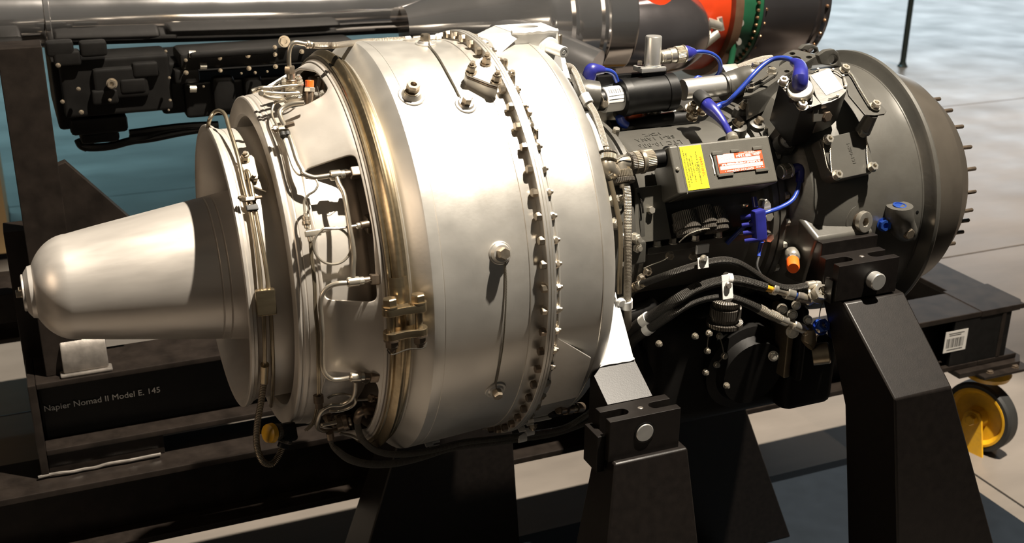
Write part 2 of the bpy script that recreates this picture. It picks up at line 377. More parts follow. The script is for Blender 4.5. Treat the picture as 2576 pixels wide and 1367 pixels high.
# ================================================================== black steel frame behind, carrying the second engine
def ibeam(mb, a, b, w, z0, z1, tf=.012, tw=.012, axis='x', side=0):
    """a..b along the axis; side = the across coordinate of the middle"""
    for lo, hi, hw in ((z0, z0+tf, w/2), (z1-tf, z1, w/2), (z0+tf, z1-tf, tw/2)):
        if axis == 'x': mb.wbox((a, side-hw, lo), (b, side+hw, hi), .0025)
        else: mb.wbox((side-hw, a, lo), (side+hw, b, hi), .0025)
    return mb
YF = .47
fr = thing('display_frame', (.4, 1.0, 0), 'black welded steel beam frame on yellow casters behind the silver engine', 'frame')
ZT, ZB = ZA-.572, ZA-.727
ibeam(MB(), -1.6, 1.575, .13, ZB, ZT, .014, .014, 'x', YF+.065).build('rail', 'frame_paint', fr)
ibeam(MB(), -1.6, 1.575, .13, ZB, ZT, .014, .014, 'x', 1.60).build('rail', 'frame_paint', fr)
eb = ibeam(MB(), YF, 1.665, .13, ZB, ZT, .014, .014, 'y', 1.64); 
pl = [(1.575, YF), (1.675, YF), (1.705, YF+.03), (1.705, 1.665), (1.575, 1.665)]
eb.build('cross_beam', 'frame_paint', fr)
MB().prism(Matrix(), [(1.56, YF-.001), (1.688, YF-.001), (1.712, YF+.024), (1.712, YF+.14), (1.56, YF+.14)], ZT-.015, ZT+.001, .0012).build('corner_plate', 'frame_paint', fr)
MB().prism(Matrix(), [(1.50, YF-.02), (1.70, YF-.02), (1.73, YF+.01), (1.73, YF+.15), (1.50, YF+.15)], ZB-.014, ZB, .001).build('corner_plate', 'frame_paint', fr)
MB().wbox((1.48, YF+.002, ZB+.014), (1.665, YF+.012, ZT-.014), .001).build('end_plate', 'black_paint', fr)
ibeam(MB(), YF+.13, 1.535, .13, ZB, ZT, .014, .014, 'y', -1.2).build('cross_beam', 'frame_paint', fr)
# labelled upper beam
YU = .52; UX0 = -.64
ub = ibeam(MB(), UX0, .45, .12, ZA-.528, ZA-.379, .012, .012, 'x', YU+.06).build('upper_beam', 'frame_paint', fr)
MB().wbox((UX0+.006, YU+.045, ZA-.516), (.44, YU+.055, ZA-.391)).build('web_plate', 'black_paint', ub)
MB().wbox((UX0, YU+.01, ZT), (-.43, YU+.10, ZA-.528), .002).build('spacer', 'frame_paint', fr)
MB().wbox((.25, YU+.01, ZT), (.42, YU+.10, ZA-.528), .002).build('spacer', 'frame_paint', fr)
def on_y(f, x, y, Y): return PY(*zz(f, x, y), Y)
a = on_y('C', 305, 450, YU+.043); b_ = on_y('C', 1100, 318, YU+.043)
text('Napier Nomad II Model E. 145', .03, frame((a+b_)/2+Vector((0, -.001, .002)), (0, -1, 0), (1, 0, 0)), 'white_print', ub, 'lettering', width=(b_-a).length)
a = on_y('Q', 540, 165, YF+.055)
text('17', .036, frame(a, (0, -1, 0), (1, 0, 0)), 'grey_print', fr, 'lettering', spacing=1.25)
# barcode sticker on the end plate
c0 = on_y('P', 2404, 858, YF+.001); w_, h_ = .072, .058
st = MB().box(frame(c0, (0, -1, 0)), (w_, h_, .0006)).build('sticker', 'grey_print', fr)  # a white sticker; the shade on it is put into the grey colour
k = MB(); M_ = frame(c0+Vector((0, -.0004, 0)), (0, -1, 0)); x = -.029
while x < .026:
    wb = random.choice((.0008, .0012, .002)); k.box(M_, (wb, .026, .0003), (x, -.004, 0)); x += wb+random.choice((.0008, .0012, .0018))
k.build('barcode', 'black_print', st)
k = MB(); x = -.024
while x < .024: wb = random.uniform(.0012, .003); k.box(M_, (wb, .0036, .0003), (x, -.0225, 0)); x += wb+.0008
k.build('print_line', 'black_print', st)
k = MB(); [k.box(M_, (.05-.012*i, .0022, .0003), (-.004*i, .022-.005*i, 0)) for i in range(2)]; k.build('print_line', 'black_print', st)
# posts, brace and foot at the left
def quad_bar(mb, p0, p1, w, d): 
    p0 = Vector(p0); p1 = Vector(p1); M = frame((p0+p1)/2, p1-p0, (1, 0, 0)); return mb.box(M, (w, d, (p1-p0).length), bev=.002)
ya = YU+.06
ps = MB(); xa = PY(103, 500, ya).x
quad_bar(ps, (xa, ya, ZA-.379), (xa, ya, ZA+.22), .070, .07).build('post', 'frame_paint', fr)
quad_bar(MB(), (PY(55, 640, ya+.1).x, ya+.10, ZT), (PY(55, 640, ya+.1).x, ya+.10, PY(60, 567, ya+.1).z), .05, .06).build('post', 'frame_paint', fr)
MB().wbox((UX0-.014, YU-.004, ZT), (UX0, YU+.12, ZA-.379), .002).build('end_plate', 'frame_paint', fr)
p0, p1 = PY(150, 420, ya), PY(360, 575, ya)
MB().prism(frame(O0, (0, -1, 0)), [(p0.x-.02, p0.z), (p0.x+.01, p0.z+.01), (p1.x, p1.z), (p1.x+.01, p1.z-.07), (p0.x-.02, p1.z-.09)], -ya-.012, -ya+.012, .001).build('gusset', 'frame_paint', fr)
f0, f1 = PZ(158, 930, ZA-.379), PZ(272, 917, ZA-.379)
ft = MB(); n = 10; cx = (f0.x+f1.x)/2; wx = (f1.x-f0.x); vs_ = []
prof = [(0, 0), (.006, .012), (.004, .03), (.0, .05), (-.012, .066), (-.03, .075)]
ft.prism(frame((f0.x, YU+.015, ZA-.379), (1, 0, 0), (0, 1, 0)), [(-p[0], p[1]) for p in prof]+[(.06, .075), (.06, 0)], 0, wx, .003).build('foot', 'steel_foot', fr)
MB().wbox((f0.x-.006, YU+.004, ZA-.379), (f1.x+.006, YU+.03, ZA-.372), .003).build('weld_bead', 'steel_foot', fr)
MB().tube([(UX0-.02+i*.02, YU-.004+random.uniform(-.002, .002), ZT+.006+random.uniform(-.001, .002)) for i in range(12)], .0032, 8).build('weld_bead', 'steel_foot', fr)
quad_bar(MB(), (-1.5, ya+.2, PY(30, 752, ya+.2).z), (xa, ya+.2, PY(30, 752, ya+.2).z), .10, .06).build('cross_tube', 'frame_paint', fr)

def caster(cx, cy):
    c = MB().wbox((cx-.085, cy-.06, ZB-.026), (cx+.075, cy+.07, ZB-.014), .003).build('caster', 'frame_paint', fr)
    n = Vector((-.965, -.26, 0)).normalized(); s_ = n.cross(ZU)
    wc = Vector((cx-.0, cy, .0975)); R = .0975
    MB().lathe([(-.022, .078), (-.022, R-.006), (-.016, R), (.016, R), (.022, R-.006), (.022, .078)], 48, o=wc, ax=n, closed=True).build('tyre', 'rubber', c)
    MB().turn(wc-n*.018, n, [(0, .082), (.041, .082), (.041, .076), (.030, .066), (.028, .03), (.046, .024), (.046, .0)], 48).build('wheel', 'yellow_paint', c)
    for s in (-1, 1):
        q = [(-.05, .125), (.05, .125), (.024, -.01), (.012, -.022), (-.012, -.022), (-.024, -.01)]
        MB().prism(frame(wc+n*(.034*s), n, s_), [(x_, y_) for x_, y_ in q], -.003, .003, .001).build('fork', 'yellow_paint', c)
    MB().cyl(wc-n*.045, wc+n*.05, .008).build('axle', 'yellow_paint', c); bolt(c, wc+n*.037, n, .015, .016, material='yellow_paint')
    MB().turn((cx, cy, .215), ZU, [(0, .055), (.012, .06), (ZB-.026-.215, .05)]).build('swivel', 'yellow_paint', c)
    for dx in (-.05, .04): bolt(c, (cx+dx, cy-.04, ZB-.0265), (0, 0, -1), .008, .006, material='dark_bolt')
    MB().wbox((cx-.09, cy-.075, ZB-.020), (cx+.06, cy+.02, ZB-.012), .002).build('top_plate', 'frame_paint', c)
    for dx in (-.055, .03): bolt(c, (cx+dx, cy-.055, ZB-.0125), ZU, .009, .006, material='dark_bolt')
wp = PZ(2466, 1045, .0975)
caster(wp.x, wp.y); caster(wp.x, 1.58); caster(-1.45, wp.y); caster(-1.45, 1.58)

# ================================================================== second engine on that frame
YN = 1.0
ne = thing('aircraft_engine', (.4, YN, ZT), 'large dark aircraft engine with polished chrome pipe and orange casing, in the background', 'aircraft engine')
cz = lambda px, py: PY(px, py, YN)
pts = [cz(-260, 50), cz(-60, 47), cz(113, 42), cz(400, 36), (cz(700, 30)), cz(980, 18), cz(1045, 24), PY(1120, 42, YN-.04), PY(1260, 92, YN-.14), PY(1400, 150, YN-.24), PY(1490, 190, YN-.30)]
MB().tube(pts[2:], .058, 32, 6).build('exhaust_pipe', 'chrome', ne, 60, 'polished chrome pipe')
MB().tube([pts[0], pts[1], pts[2]], [.072, .066, .060], 32, 4).build('exhaust_pipe', 'chrome', ne, 60)
MB().turn(cz(108, 42), Vector((1, 0, -.01)), [(0, .060), (.002, .064), (.010, .064), (.012, .060)], 32).build('pipe_joint', 'chrome', ne, 60)
MB().turn(cz(1044, 22)-Vector((.003, 0, 0)), Vector((1, 0, -.05)), [(0, .0585), (.001, .060), (.004, .060), (.005, .0585)], 32).build('pipe_joint', 'chrome', ne, 60)
XA_ = Vector((1, 0, 0))
YD, YO = YN-.08, YN+.10                     # near axis: chrome turbine; far axis: orange, green and dark casings
AZ, AZ2 = PY(1500, 36, YD).z, PY(1850, -8, YO).z
def NX(px, py=60, Y=YD): return PY(px, py, Y-.12).x
def nl(name, prof, material, n=64, label=None, c=None): return MB().turn((0, YD, AZ) if c is None else c, XA_, prof, n).build(name, material, ne, 40, label)
x1, x2 = NX(1385), NX(1605)
k_ = .138/.147
nl('turbine_drum', [(a_, r_*k_) for a_, r_ in [(x1-.30, .045), (x1-.2, .075), (x1-.1, .108), (x1-.01, .142), (x1, .150), (x1+.008, .150), (x1+.010, .144), (x1+.045, .146), (x1+.052, .153), (x1+.060, .153), (x1+.064, .146), (x1+.075, .147), (x1+.118, .147),
    (x1+.124, .1535), (x1+.132, .1535), (x1+.136, .148), (x1+.140, .151), (x1+.146, .147), (x2-.012, .147), (x2-.004, .143), (x2, .132), (x2, .10)]], 'chrome', 72)
bz = PY(1690, 78, YD).z; bx = NX(1600); bw = PY(1768, 78, YD).x-bx
nl('bulb', [(bx-.02, .098), (bx+.02, .101), (bx+bw*.45, .103), (bx+bw*.7, .097), (bx+bw*.87, .078), (bx+bw*.96, .052), (bx+bw, .02), (bx+bw+.001, 0)], 'smoked_chrome', 64, None, (0, YD, bz))
MB().tube([PY(1640, 10, YD-.02), PY(1645, -60, YD-.02), PY(1640, -160, YD-.02)], [.05, .042, .042], 28, 4).build('bulb_neck', 'orange_paint', ne)
x3, x4 = NX(1700, 60, YO), NX(1832, 60, YO)
c2 = (0, YO, AZ2)
nl('orange_casing', [(x3-.16, .11), (x3-.10, .15), (x3, .172), (x4-.03, .18)], 'orange_paint', 64, None, c2)
nl('brown_ring', [(x4-.034, .182), (x4-.032, .197), (x4-.008, .197), (x4-.006, .17)], 'brown_ring', 64, None, c2)
x5, x6 = NX(1883, 60, YO), NX(2050, 60, YO)
nl('green_casing', [(x4-.01, .160), (x4+.02, .163), (x5-.012, .172), (x5-.010, .180), (x5, .180)], 'green_paint', 64, None, c2)
dd = nl('intake_drum', [(x5, .182), (x5+.006, .182), (x5+.008, .170), (x5+.10, .172), (x6-.03, .171), (x6-.028, .177), (x6-.018, .177), (x6-.016, .173), (x6-.006, .180), (x6, .180), (x6+.002, .1)], 'smoked_chrome', 64, None, c2)
for i in range(40):
    t_ = math.radians(-80+i*6)
    n_ = Vector((0, -math.cos(t_), math.sin(t_)))
    for xx, rr in ((x5-.013, .175), (x5+.014, .170), (x6-.011, .176)):
        if rr == .175 or i % 2: inst('rivet', bolt_mesh('screw', .0042, .006, 'brass_rivet'), dd, frame(Vector((xx, YO, AZ2))+n_*rr, n_))
for (f, xa_, ya_, xb, yb, r_) in (('K', 1080, 0, 1300, 190, .009), ('K', 1255, 385, 1380, 285, .013), ('K', 1290, 190, 1400, 225, .012), ('K', 1400, 150, 1420, 260, .007)):
    MB().cyl(PY(*zz(f, xa_, ya_), YO-.20), PY(*zz(f, xb, yb), YO-.20), r_).build('strut', 'nickel', ne)
for (x_, y_) in ((1540, 200), (1520, 360)):
    MB().turn(PY(*zz('K', x_, y_), YO-.16), (.2, -1, .2), [(0, .014), (.008, .014), (.009, .009), (.02, .009)]).build('fitting', 'nickel', ne)
MB().cyl(PY(*zz('K', 1530, 370), YO-.17), PY(*zz('K', 1480, 620), YO-.17), .008).build('fitting_pipe', 'green_paint', ne)
MB().turn(PY(*zz('R', 270, 120), YO-.1), XA_, [(0, .02), (.02, .02), (.03, .012)]).build('fitting', 'dark_cast', ne)
# dark cylinder block under the pipe
def nb(x0, y0, x1_, y1_, Y, d, name='block_casting', m_='dark_cast', bev=.008):
    a = PY(x0, y1_, Y); c = PY(x1_, y0, Y); return MB().wbox((a.x, Y, a.z), (c.x, Y+d, c.z), bev).build(name, m_, ne)
YB = .86
nb(165, 135, 425, 300, YB, .10); nb(410, 155, 470, 290, YB+.02, .10); nb(455, 105, 900, 180, YB-.02, .10); nb(470, 175, 900, 300, YB+.01, .2); nb(170, 150, 900, 300, YB+.1, .3)
nb(180, 290, 320, 345, YB+.02, .3); nb(150, 150, 180, 330, YB+.03, .3); nb(205, 330, 300, 366, YB+.04, .2); nb(0, 110, 60, 190, YB, .2)
nb(240, 165, 370, 255, YB-.012, .02); nb(480, 120, 690, 150, YB-.035, .02, bev=.004); nb(540, 190, 590, 285, YB-.01, .03, bev=.01); nb(620, 190, 660, 285, YB-.01, .03, bev=.01)
nb(700, 120, 1500, 300, YB+.1, .3); 
for (x_, y_) in ((205, 150), (230, 180), (320, 150), (360, 300), (455, 265), (498, 215), (640, 235)): MB().box(frame(PY(*zz('A', x_*2.0, y_*2.2), YB), (0, -1, 0)), (.05, .03, .03), bev=.006).build('lug', 'dark_cast', ne)
for (x_, y_, r_) in ((400, 450, 8), (770, 575, 17), (540, 612, 7), (755, 687, 6), (560, 772, 8), (1278, 415, 6), (1512, 400, 7), (1705, 383, 8), (1892, 375, 7), (1280, 500, 8), (1515, 485, 7), (1712, 470, 8), (1895, 458, 8), (1955, 285, 19), (1890, 325, 7), (2075, 355, 8), (1755, 500, 5), (1838, 492, 4), (1660, 505, 4), (1140, 352, 5), (1165, 535, 5), (1170, 690, 5), (1160, 757, 4), (430, 700, 7), (1400, 595, 4)):
    p = PY(*zz('A', x_, y_), YB-.02); bolt(ne, p, (-.1, -1, .15), r_/2000., .012, 'nut' if r_ < 12 else 'hollow', 'bolt_metal')
for (x_, y_) in ((1320, 372), (1325, 612), (1395, 455)): MB().cyl(PY(*zz('A', x_-20, y_), YB-.02), PY(*zz('A', x_+25, y_), YB-.02), .007).build('union', 'nickel', ne)
for k_, pl_ in enumerate(([(560, 1000), (620, 1015), (760, 1005), (900, 970), (1050, 950), (1250, 910), (1500, 870)], [(890, 920), (1000, 905), (1150, 885), (1300, 870), (1500, 860)], [(890, 960), (1000, 950), (1060, 925), (1150, 900), (1300, 880), (1500, 880)], [(540, 960), (560, 1000), (600, 1018)])):
    MB().tube([PY(*zz('A', x_, y_), YB+.1) for x_, y_ in pl_], .009, 8).build('oil_pipe', 'black_paint', ne)

# things at the far left edge
p0 = PZ(35, 655, 0)
tb = thing('wooden_plinth', (p0.x-.5, p0.y+.3, 0), 'tan wooden plinth at the far left, behind the black frame', 'plinth')
for i in range(5):
    MB().wbox((p0.x-1.0+i*.2+.002, p0.y, .03), (p0.x-.8+i*.2-.002, p0.y+.6, .95), .004).build('plank', 'tan_board', tb)
MB().wbox((p0.x-1.0, p0.y+.02, 0), (p0.x, p0.y+.58, .04), .002).build('plinth_base', 'black_paint', tb)

# ================================================================== the engine in front
en = thing('turboshaft_engine', (.1, 0, ZA-.30), 'large silver and dark grey turboshaft engine with a tapered tail cone, on a black stand', 'aircraft engine')
EX = Vector((1, 0, 0)); NX_ = Vector((-1, 0, 0))
# ---- tail cone
prof = [(-.6235, .026), (-.618, .034)]
prof += [(-.565-.055*math.cos(math.radians(a)), .0705*math.sin(math.radians(a))) for a in range(30, 90, 6)]
prof += [(-.565, .0705), (-.53, .0765), (-.393, .0975), (-.3865, .0984), (-.386, .0979), (-.3845, .0979), (-.384, .0989), (-.376, .1002), (-.3755, .0996), (-.374, .0996), (-.3735, .1005), (-.33, .107), (-.25, .115)]
tc = MB().lathe(prof, 128).build('tail_cone', 'cone_metal', en, 25)
ep = MB().turn((-.6275, 0, ZA), EX, [(0, 0), (0, .023), (.001, .0245), (.004, .0245), (.006, .026)], 40).build('end_plate', 'cone_metal', tc)
bolt(tc, (-.6275, 0, ZA), NX_, .0055, .008); bolt(tc, (-.6275, -.010, ZA+.010), NX_, .003, .004)
# ---- inner exhaust duct, with a lip
R1 = .1885
du = MB().lathe([(-.20, .165), (-.34, .170), (-.362, .178), (-.3685, .184), (-.371, .187), (-.3715, .1945), (-.3705, .1965), (-.367, .1968), (-.3655, .1945), (-.362, .1945), (-.360, .192), (-.352, R1), (-.3515, R1-.0006), (-.350, R1-.0006), (-.3495, R1), (-.30, R1), (-.18, R1-.002)], 160).build('exhaust_duct', 'exhaust_metal', en, 25)
# struts between cone and duct
for th in (38, 158, 278):
    p0 = cyl_pt(-.335, th, .105); p1 = cyl_pt(-.345, th, .176)
    s_ = MB().cyl(p0, p1, .0055).build('duct_strut', 'dark_bolt', en); MB().turn(p1-nrm(p1)*.010, nrm(p1), [(0, .007), (.004, .012), (.009, .013)]).build('strut_foot', 'dark_bolt', s_)
    MB().turn(p0-nrm(p0)*.003, nrm(p0), [(0, .014), (.003, .014), (.006, .008)]).build('strut_foot', 'cone_metal', s_)
# ---- outer collar with flat face
co = MB().lathe([(-.20, .196), (-.30, .200), (-.314, .203), (-.318, .2065), (-.3185, .2085), (-.3185, .2285), (-.3175, .2302), (-.3145, .2308), (-.3125, .2295), (-.311, .2295), (-.3095, .2308), (-.306, .2318), (-.3055, .2313), (-.304, .2313), (-.3035, .2320), (-.290, .2342), (-.2895, .2338), (-.2885, .2338), (-.2878, .2350)], 160).build('exhaust_collar', 'exhaust_metal', en, 20)
# ---- outer case with openings
def case_r(x): return .2348+(x+.2885)*(.2695-.2348)/(.0705)
XA0, XA1 = -.2885, -.218
def SCp(f, x, y): p = SF(*zz(f, x, y), case_r); return p.x, th_of(p)
def rounded(poly, rad, n=6):
    out = []
    for i in range(len(poly)):
        a, b_, c = (Vector(poly[i-1]), Vector(poly[i]), Vector(poly[(i+1) % len(poly)]))
        d0 = (a-b_); d1 = (c-b_); r = min(rad, d0.length*.48, d1.length*.48); p0 = b_+d0.normalized()*r; p1 = b_+d1.normalized()*r
        for k in range(n+1): t = k/n; out.append(p0*(1-t)**2+b_*2*t*(1-t)+p1*t*t)
    return out
KD = PI/180*.25                                            # degrees -> metres on the case
win = []
def window(pts, rad): win.append(rounded([(x, th*KD) for x, th in pts], rad))
w2 = [SCp('F', 548, 95), SCp('F', 830, 0), SCp('F', 1000, -50), SCp('F', 1065, 200), SCp('F', 1150, 620), SCp('F', 1190, 1235), SCp('F', 720, 1215), SCp('F', 610, 660)]
w2 = [(max(x, XA0+.004), th) for x, th in w2]
window(w2, .010)
w1x = [SCp('D', x, y) for x, y in ((700, 775), (860, 768), (1000, 728), (1150, 640), (1188, 585), (1150, 505), (1090, 440))]
w1x = [(min(max(x, XA0+.004), -.2265), th) for x, th in w1x]+[(-.2330, -16), (-.240, -30), (-.2845, -33)]
window(w1x, .012)
w3 = [SCp('G', 880, 478), SCp('G', 1230, 505), SCp('G', 1312, 600), SCp('G', 1300, 760), SCp('G', 1235, 930)]+[(-.240, 160), (-.2845, 158)]
w3 = [(max(x, XA0+.004), th) for x, th in w3]
window(w3, .010)
window([(-.2845, 190), (-.235, 196), (-.233, 235), (-.2845, 230)], .012)
window([(-.2845, 262), (-.235, 268), (-.233, 305), (-.2845, 300)], .012)
def inpoly(p, lp):
    c = False
    for i in range(len(lp)):
        a = lp[i]; b_ = lp[i-1]
        if (a[1] > p[1]) != (b_[1] > p[1]) and p[0] < (b_[0]-a[0])*(p[1]-a[1])/(b_[1]-a[1])+a[0]: c = not c
    return c
cs = []; ed = []
T0, T1 = -35, 325
for th in range(T0, T1+1, 2):
    for k in range(8):
        q = Vector((XA0+(XA1-XA0)*k/7, th*KD))
        if all((min((q-w).length for w in wp) > .003) and not inpoly(q, wp) for wp in win): cs.append(q)
for wp in win:
    o = len(cs); cs += [Vector(p) for p in wp]; ed += [(o+i, o+(i+1) % len(wp)) for i in range(len(wp))]
rr_ = geometry.delaunay_2d_cdt(cs, ed, [], 0, 1e-6)
mb = MB(); fs = []
for f in rr_[2]:
    c = sum((rr_[0][k] for k in f), Vector((0, 0)))/len(f)
    if not any(inpoly(c, wp) for wp in win): fs.append(tuple(f))
mb.add([cyl_pt(p.x, p.y/KD, case_r(p.x)) for p in rr_[0]], fs)
ca = mb.build('exhaust_case', 'exhaust_metal', en, 40, merge=True)
so = ca.modifiers.new('wall', 'SOLIDIFY'); so.thickness = .0035; so.offset = -1
bv = ca.modifiers.new('edge', 'BEVEL'); bv.width = .0012; bv.segments = 2; bv.limit_method = 'ANGLE'; bv.angle_limit = math.radians(50)
MB().lathe([(-.2875, .2275), (-.270, .2280), (-.245, .2265), (-.228, .2225), (-.218, .2120), (-.212, .196)], 128).build('inner_liner', 'exhaust_metal', en, 40)
# inner back wall of the exhaust space (turbine outlet)
MB().lathe([(-.205, .165), (-.200, .180), (-.198, .258)], 96).build('turbine_plate', 'duct_metal', en)
for th in (62, 88, 136, 20, -12):
    p = cyl_pt(-.212, th, .238); MB().box(frame(p, NX_, (0, 0, 1)), (.022, .018, .02), bev=.003).build('vaporiser_boss', 'dark_bolt', en)
# ---- flange left of the clamp and the clamp band
MB().lathe([(-.2195, .2605), (-.2195, .2705), (-.217, .2715), (-.2165, .2690), (-.215, .2690), (-.2145, .2735), (-.2125, .2735)], 160).build('case_flange', 'exhaust_metal', en, 25)
cb = MB().lathe([(-.2135, .264), (-.2135, .2765), (-.2125, .2785), (-.2105, .2790), (-.2085, .2775), (-.2075, .2785), (-.205, .2835), (-.2015, .2858), (-.198, .2850), (-.1945, .2815), (-.1925, .2785), (-.190, .2790), (-.188, .2785), (-.1872, .2765), (-.187, .264)], 192).build('clamp_band', 'clamp_metal', en, 40)
# clamp saddle sleeve and T-bolts
XC = -.2005
def cl_th(f, x, y): return th_of(Sz(f, x, y, .285))
tha = cl_th('F', 1380, 1060); thb = cl_th('F', 1400, 1230)
MB().lathe([(XC-.0125, .2785), (XC-.0115, .2805), (XC-.0065, .2862), (XC-.001, .2878), (XC+.0045, .2862), (XC+.0095, .2805), (XC+.0115, .2785)], 20, tha-1.2, thb+1.5).build('clamp_saddle', 'clamp_metal', cb)
def lug(th, name='clamp_lug'):
    fm = eframe(XC, th, .292); et = Vector((0, 0, -1))
    t_ = math.radians(th); et = Vector((0, -math.cos(t_), -math.sin(t_)))
    M = frame(cyl_pt(XC, th, .2955), et, EX)             # local z runs down round the drum
    q = []
    for c0, a0, a1 in ((-.0178, 60, 300), (.0178, -120, 120)):
        for k in range(13): a = math.radians(a0+(a1-a0)*k/12); q.append((c0+.0105*math.cos(a), .0105*math.sin(a)))
        q += [(0, -.0075)] if c0 < 0 else [(0, .0075)]
    return MB().prism(M, q, -.005, .005, .0012).build(name, 'clamp_metal', cb), et
th1 = cl_th('F', 1420, 1270); th2 = cl_th('G', 1510, 150)
for th, ax in ((th1, -1), (th2, 1)): l_, et = lug(th)
for dx in (-.0178, .0178):
    t_ = math.radians(th1); e1 = Vector((0, -math.cos(t_), -math.sin(t_)))
    pa = cyl_pt(XC+dx, th1, .2955); pb = cyl_pt(XC+dx, th2, .2955)
    MB().cyl(pa, pb, .0048).build('clamp_bolt', 'bronze_tube', cb)
    bolt(cb, pa-e1*.005, -e1, .0092, .012, 'bolt', 'clamp_metal', spin=.2)
    bolt(cb, pb+e1*.005, e1, .0085, .017, 'nut', 'dark_bolt')
MB().tube([cyl_pt(XC-.025, th2+3.2, .300), cyl_pt(XC-.02, th2+4.2, .305), cyl_pt(XC, th2+3.4, .306), cyl_pt(XC+.02, th2+4, .304), cyl_pt(XC+.026, th2+3, .300)], .0008, 6).build('lock_wire', 'mid_braid', cb)
# ---- combustor drum
def drum_r(x): return .2945+(x+.16)*(-.0070/.142) if x < 0 else .2885-.00*x
dr = MB().lathe([(-.1865, .262), (-.1865, .2735), (-.184, .2752), (-.1835, .2748), (-.181, .2775), (-.1645, .2925), (-.162, .2942), (-.158, .2946), (-.1485, .29400), (-.1482, .29355), (-.1472, .29355), (-.1468, .29395), (-.09, .29105), (-.030, .2879), (-.0295, .2890), (-.0245, .2890), (-.024, .2877), (-.010, .2870)], 192).build('combustor_drum', 'drum_metal', en, 18)
# bolted flange ring
fg = MB().lathe([(-.0105, .280), (-.0105, .3000), (-.0100, .3008), (-.0068, .3010), (-.0065, .3000), (-.0062, .3000), (-.0058, .3012), (-.0028, .3012), (-.0025, .3002), (-.0022, .3002), (-.0018, .3010), (.0014, .3008), (.0018, .3000), (.0018, .280)], 192).build('combustor_flange', 'drum_metal', en, 25)
NB = 60
for i in range(NB):
    th = -41+6.0*i
    if -45 < th < 185:
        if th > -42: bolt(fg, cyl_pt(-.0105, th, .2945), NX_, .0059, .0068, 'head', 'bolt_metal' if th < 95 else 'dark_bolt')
        bolt(fg, cyl_pt(.0018, th+.3, .2945), EX, .0052, .010, 'nut', 'bolt_metal')
# rear cover
rc = MB().lathe([(.0018, .287), (.0045, .2895), (.0085, .2895), (.0095, .2905), (.0115, .2905), (.0125, .2890), (.074, .2887), (.0745, .2895), (.0765, .2892), (.0772, .2880), (.090, .2835), (.098, .2770), (.1035, .2670), (.1065, .254), (.108, .235), (.110, .19), (.112, .16)], 192).build('combustor_cover', 'drum_metal', en, 20)
# wire-locked screws beside the flange
for f, x, y in (('H', 1090, 425), ('H', 1150, 520), ('H', 1295, 850), ('H', 1345, 990)):
    p = Sz(f, x, y, .2895); inst('screw', bolt_mesh('screw', .0045, .009, 'bolt_metal'), rc, frame(p, nrm(p)))
def wire(parent, pts, r=.0011, material='lock_wire', name='lock_wire', sm=6): return MB().tube(pts, r, 6, sm).build(name, material, parent)
wire(rc, [Sz('H', 1100, 430, .292), Sz('H', 1120, 480, .2915), Sz('H', 1150, 520, .293)]); wire(rc, [Sz('H', 1305, 850, .293), Sz('H', 1330, 910, .292), Sz('H', 1345, 985, .293)])
for f, x, y in (('H', 1165, 545), ('H', 1365, 1020)):
    p = Sz(f, x, y, .296); MB().box(frame(p, EX, (0, 0, 1)), (.012, .008, .003), bev=.0008).build('lock_tab', 'bolt_metal', rc)
# bosses on the drum
def boss(f, x, y, disc, hb, rb, kind, wash=True):
    p = SF(*zz(f, x, y), drum_r); n = nrm(p)
    b_ = MB().turn(p-n*.002, n, [(0, disc), (.0035, disc), (.0042, disc-.001), (.0042, rb*1.6), (.0042+hb, rb*1.3)], 36).build('boss', 'drum_metal', en)
    bolt(b_, p+n*(.002+hb), n, rb, rb*1.35, kind, 'bolt_metal'); return p+n*(.004+hb), b_
pA, _ = boss('H', 290, 690, .0175, .007, .0085, 'hollow'); 
p_ = SF(*zz('H', 290, 690), drum_r)
pB, _ = boss('H', 757, 765, .0145, .003, .0070, 'head'); pC, _ = boss('H', 410, 245, .0145, .003, .0070, 'head')
pD, _ = boss('I', 1050, 672, .0150, .006, .0082, 'head'); pE, _ = boss('J', 768, 365, .0150, .002, .0070, 'head')
wire(dr, [pC+EX*.005]+[SF(*zz('H', x, y), lambda q: drum_r(q)+.0025) for x, y in ((450, 260), (520, 350), (600, 490), (670, 620), (715, 710))]+[pB-EX*.004])
wire(dr, [pD+EX*.006]+[SF(*zz('I', x, y), lambda q: drum_r(q)+.0022) for x, y in ((1098, 760), (1105, 900), (1103, 1060), (1096, 1230))]+[SF(*zz('J', x, y), lambda q: drum_r(q)+.0022) for x, y in ((820, 60), (805, 160), (785, 270), (772, 330))]+[pE])
wire(dr, [pA+EX*.008, pA+EX*.010-nrm(pA)*.004, pA+EX*.007-nrm(pA)*.010])
MB().turn(SF(*zz('H', 300, 205), drum_r, .29), nrm(SF(*zz('H', 300, 205), drum_r)), [(0, .012), (.002, .012)]).build('boss', 'drum_metal', dr)
# igniter pad with three nuts
cp_ = SF(*zz('H', 905, 520), drum_r); Mp = frame(cp_, nrm(cp_)); Mi = Mp.inverted()
def to2(f, x, y, h): # project a picture point onto plane at height h of the pad frame
    d = ray(*zz(f, x, y)); n = Mp.col[2].to_3d(); o = cp_+n*h; t_ = (o-CAM).dot(n)/d.dot(n); q = Mi @ (CAM+d*t_); return (q.x, q.y)
HP = .016
tri = [to2('H', 752, 475, HP), to2('H', 800, 420, HP), to2('H', 925, 350, HP), to2('H', 985, 375, HP), to2('H', 1045, 560, HP), to2('H', 1030, 608, HP), to2('H', 960, 590, HP), to2('H', 770, 515, HP)]
pad = MB().prism(Mp, tri, -.004, HP-.004, .002).build('igniter_pad', 'drum_metal', en)
MB().prism(Mp, tri, HP-.0035, HP-.0015, .0004).build('gasket', 'dark_bolt', pad); MB().prism(Mp, tri, HP-.001, HP+.0025, .001).build('cover', 'drum_metal', pad)
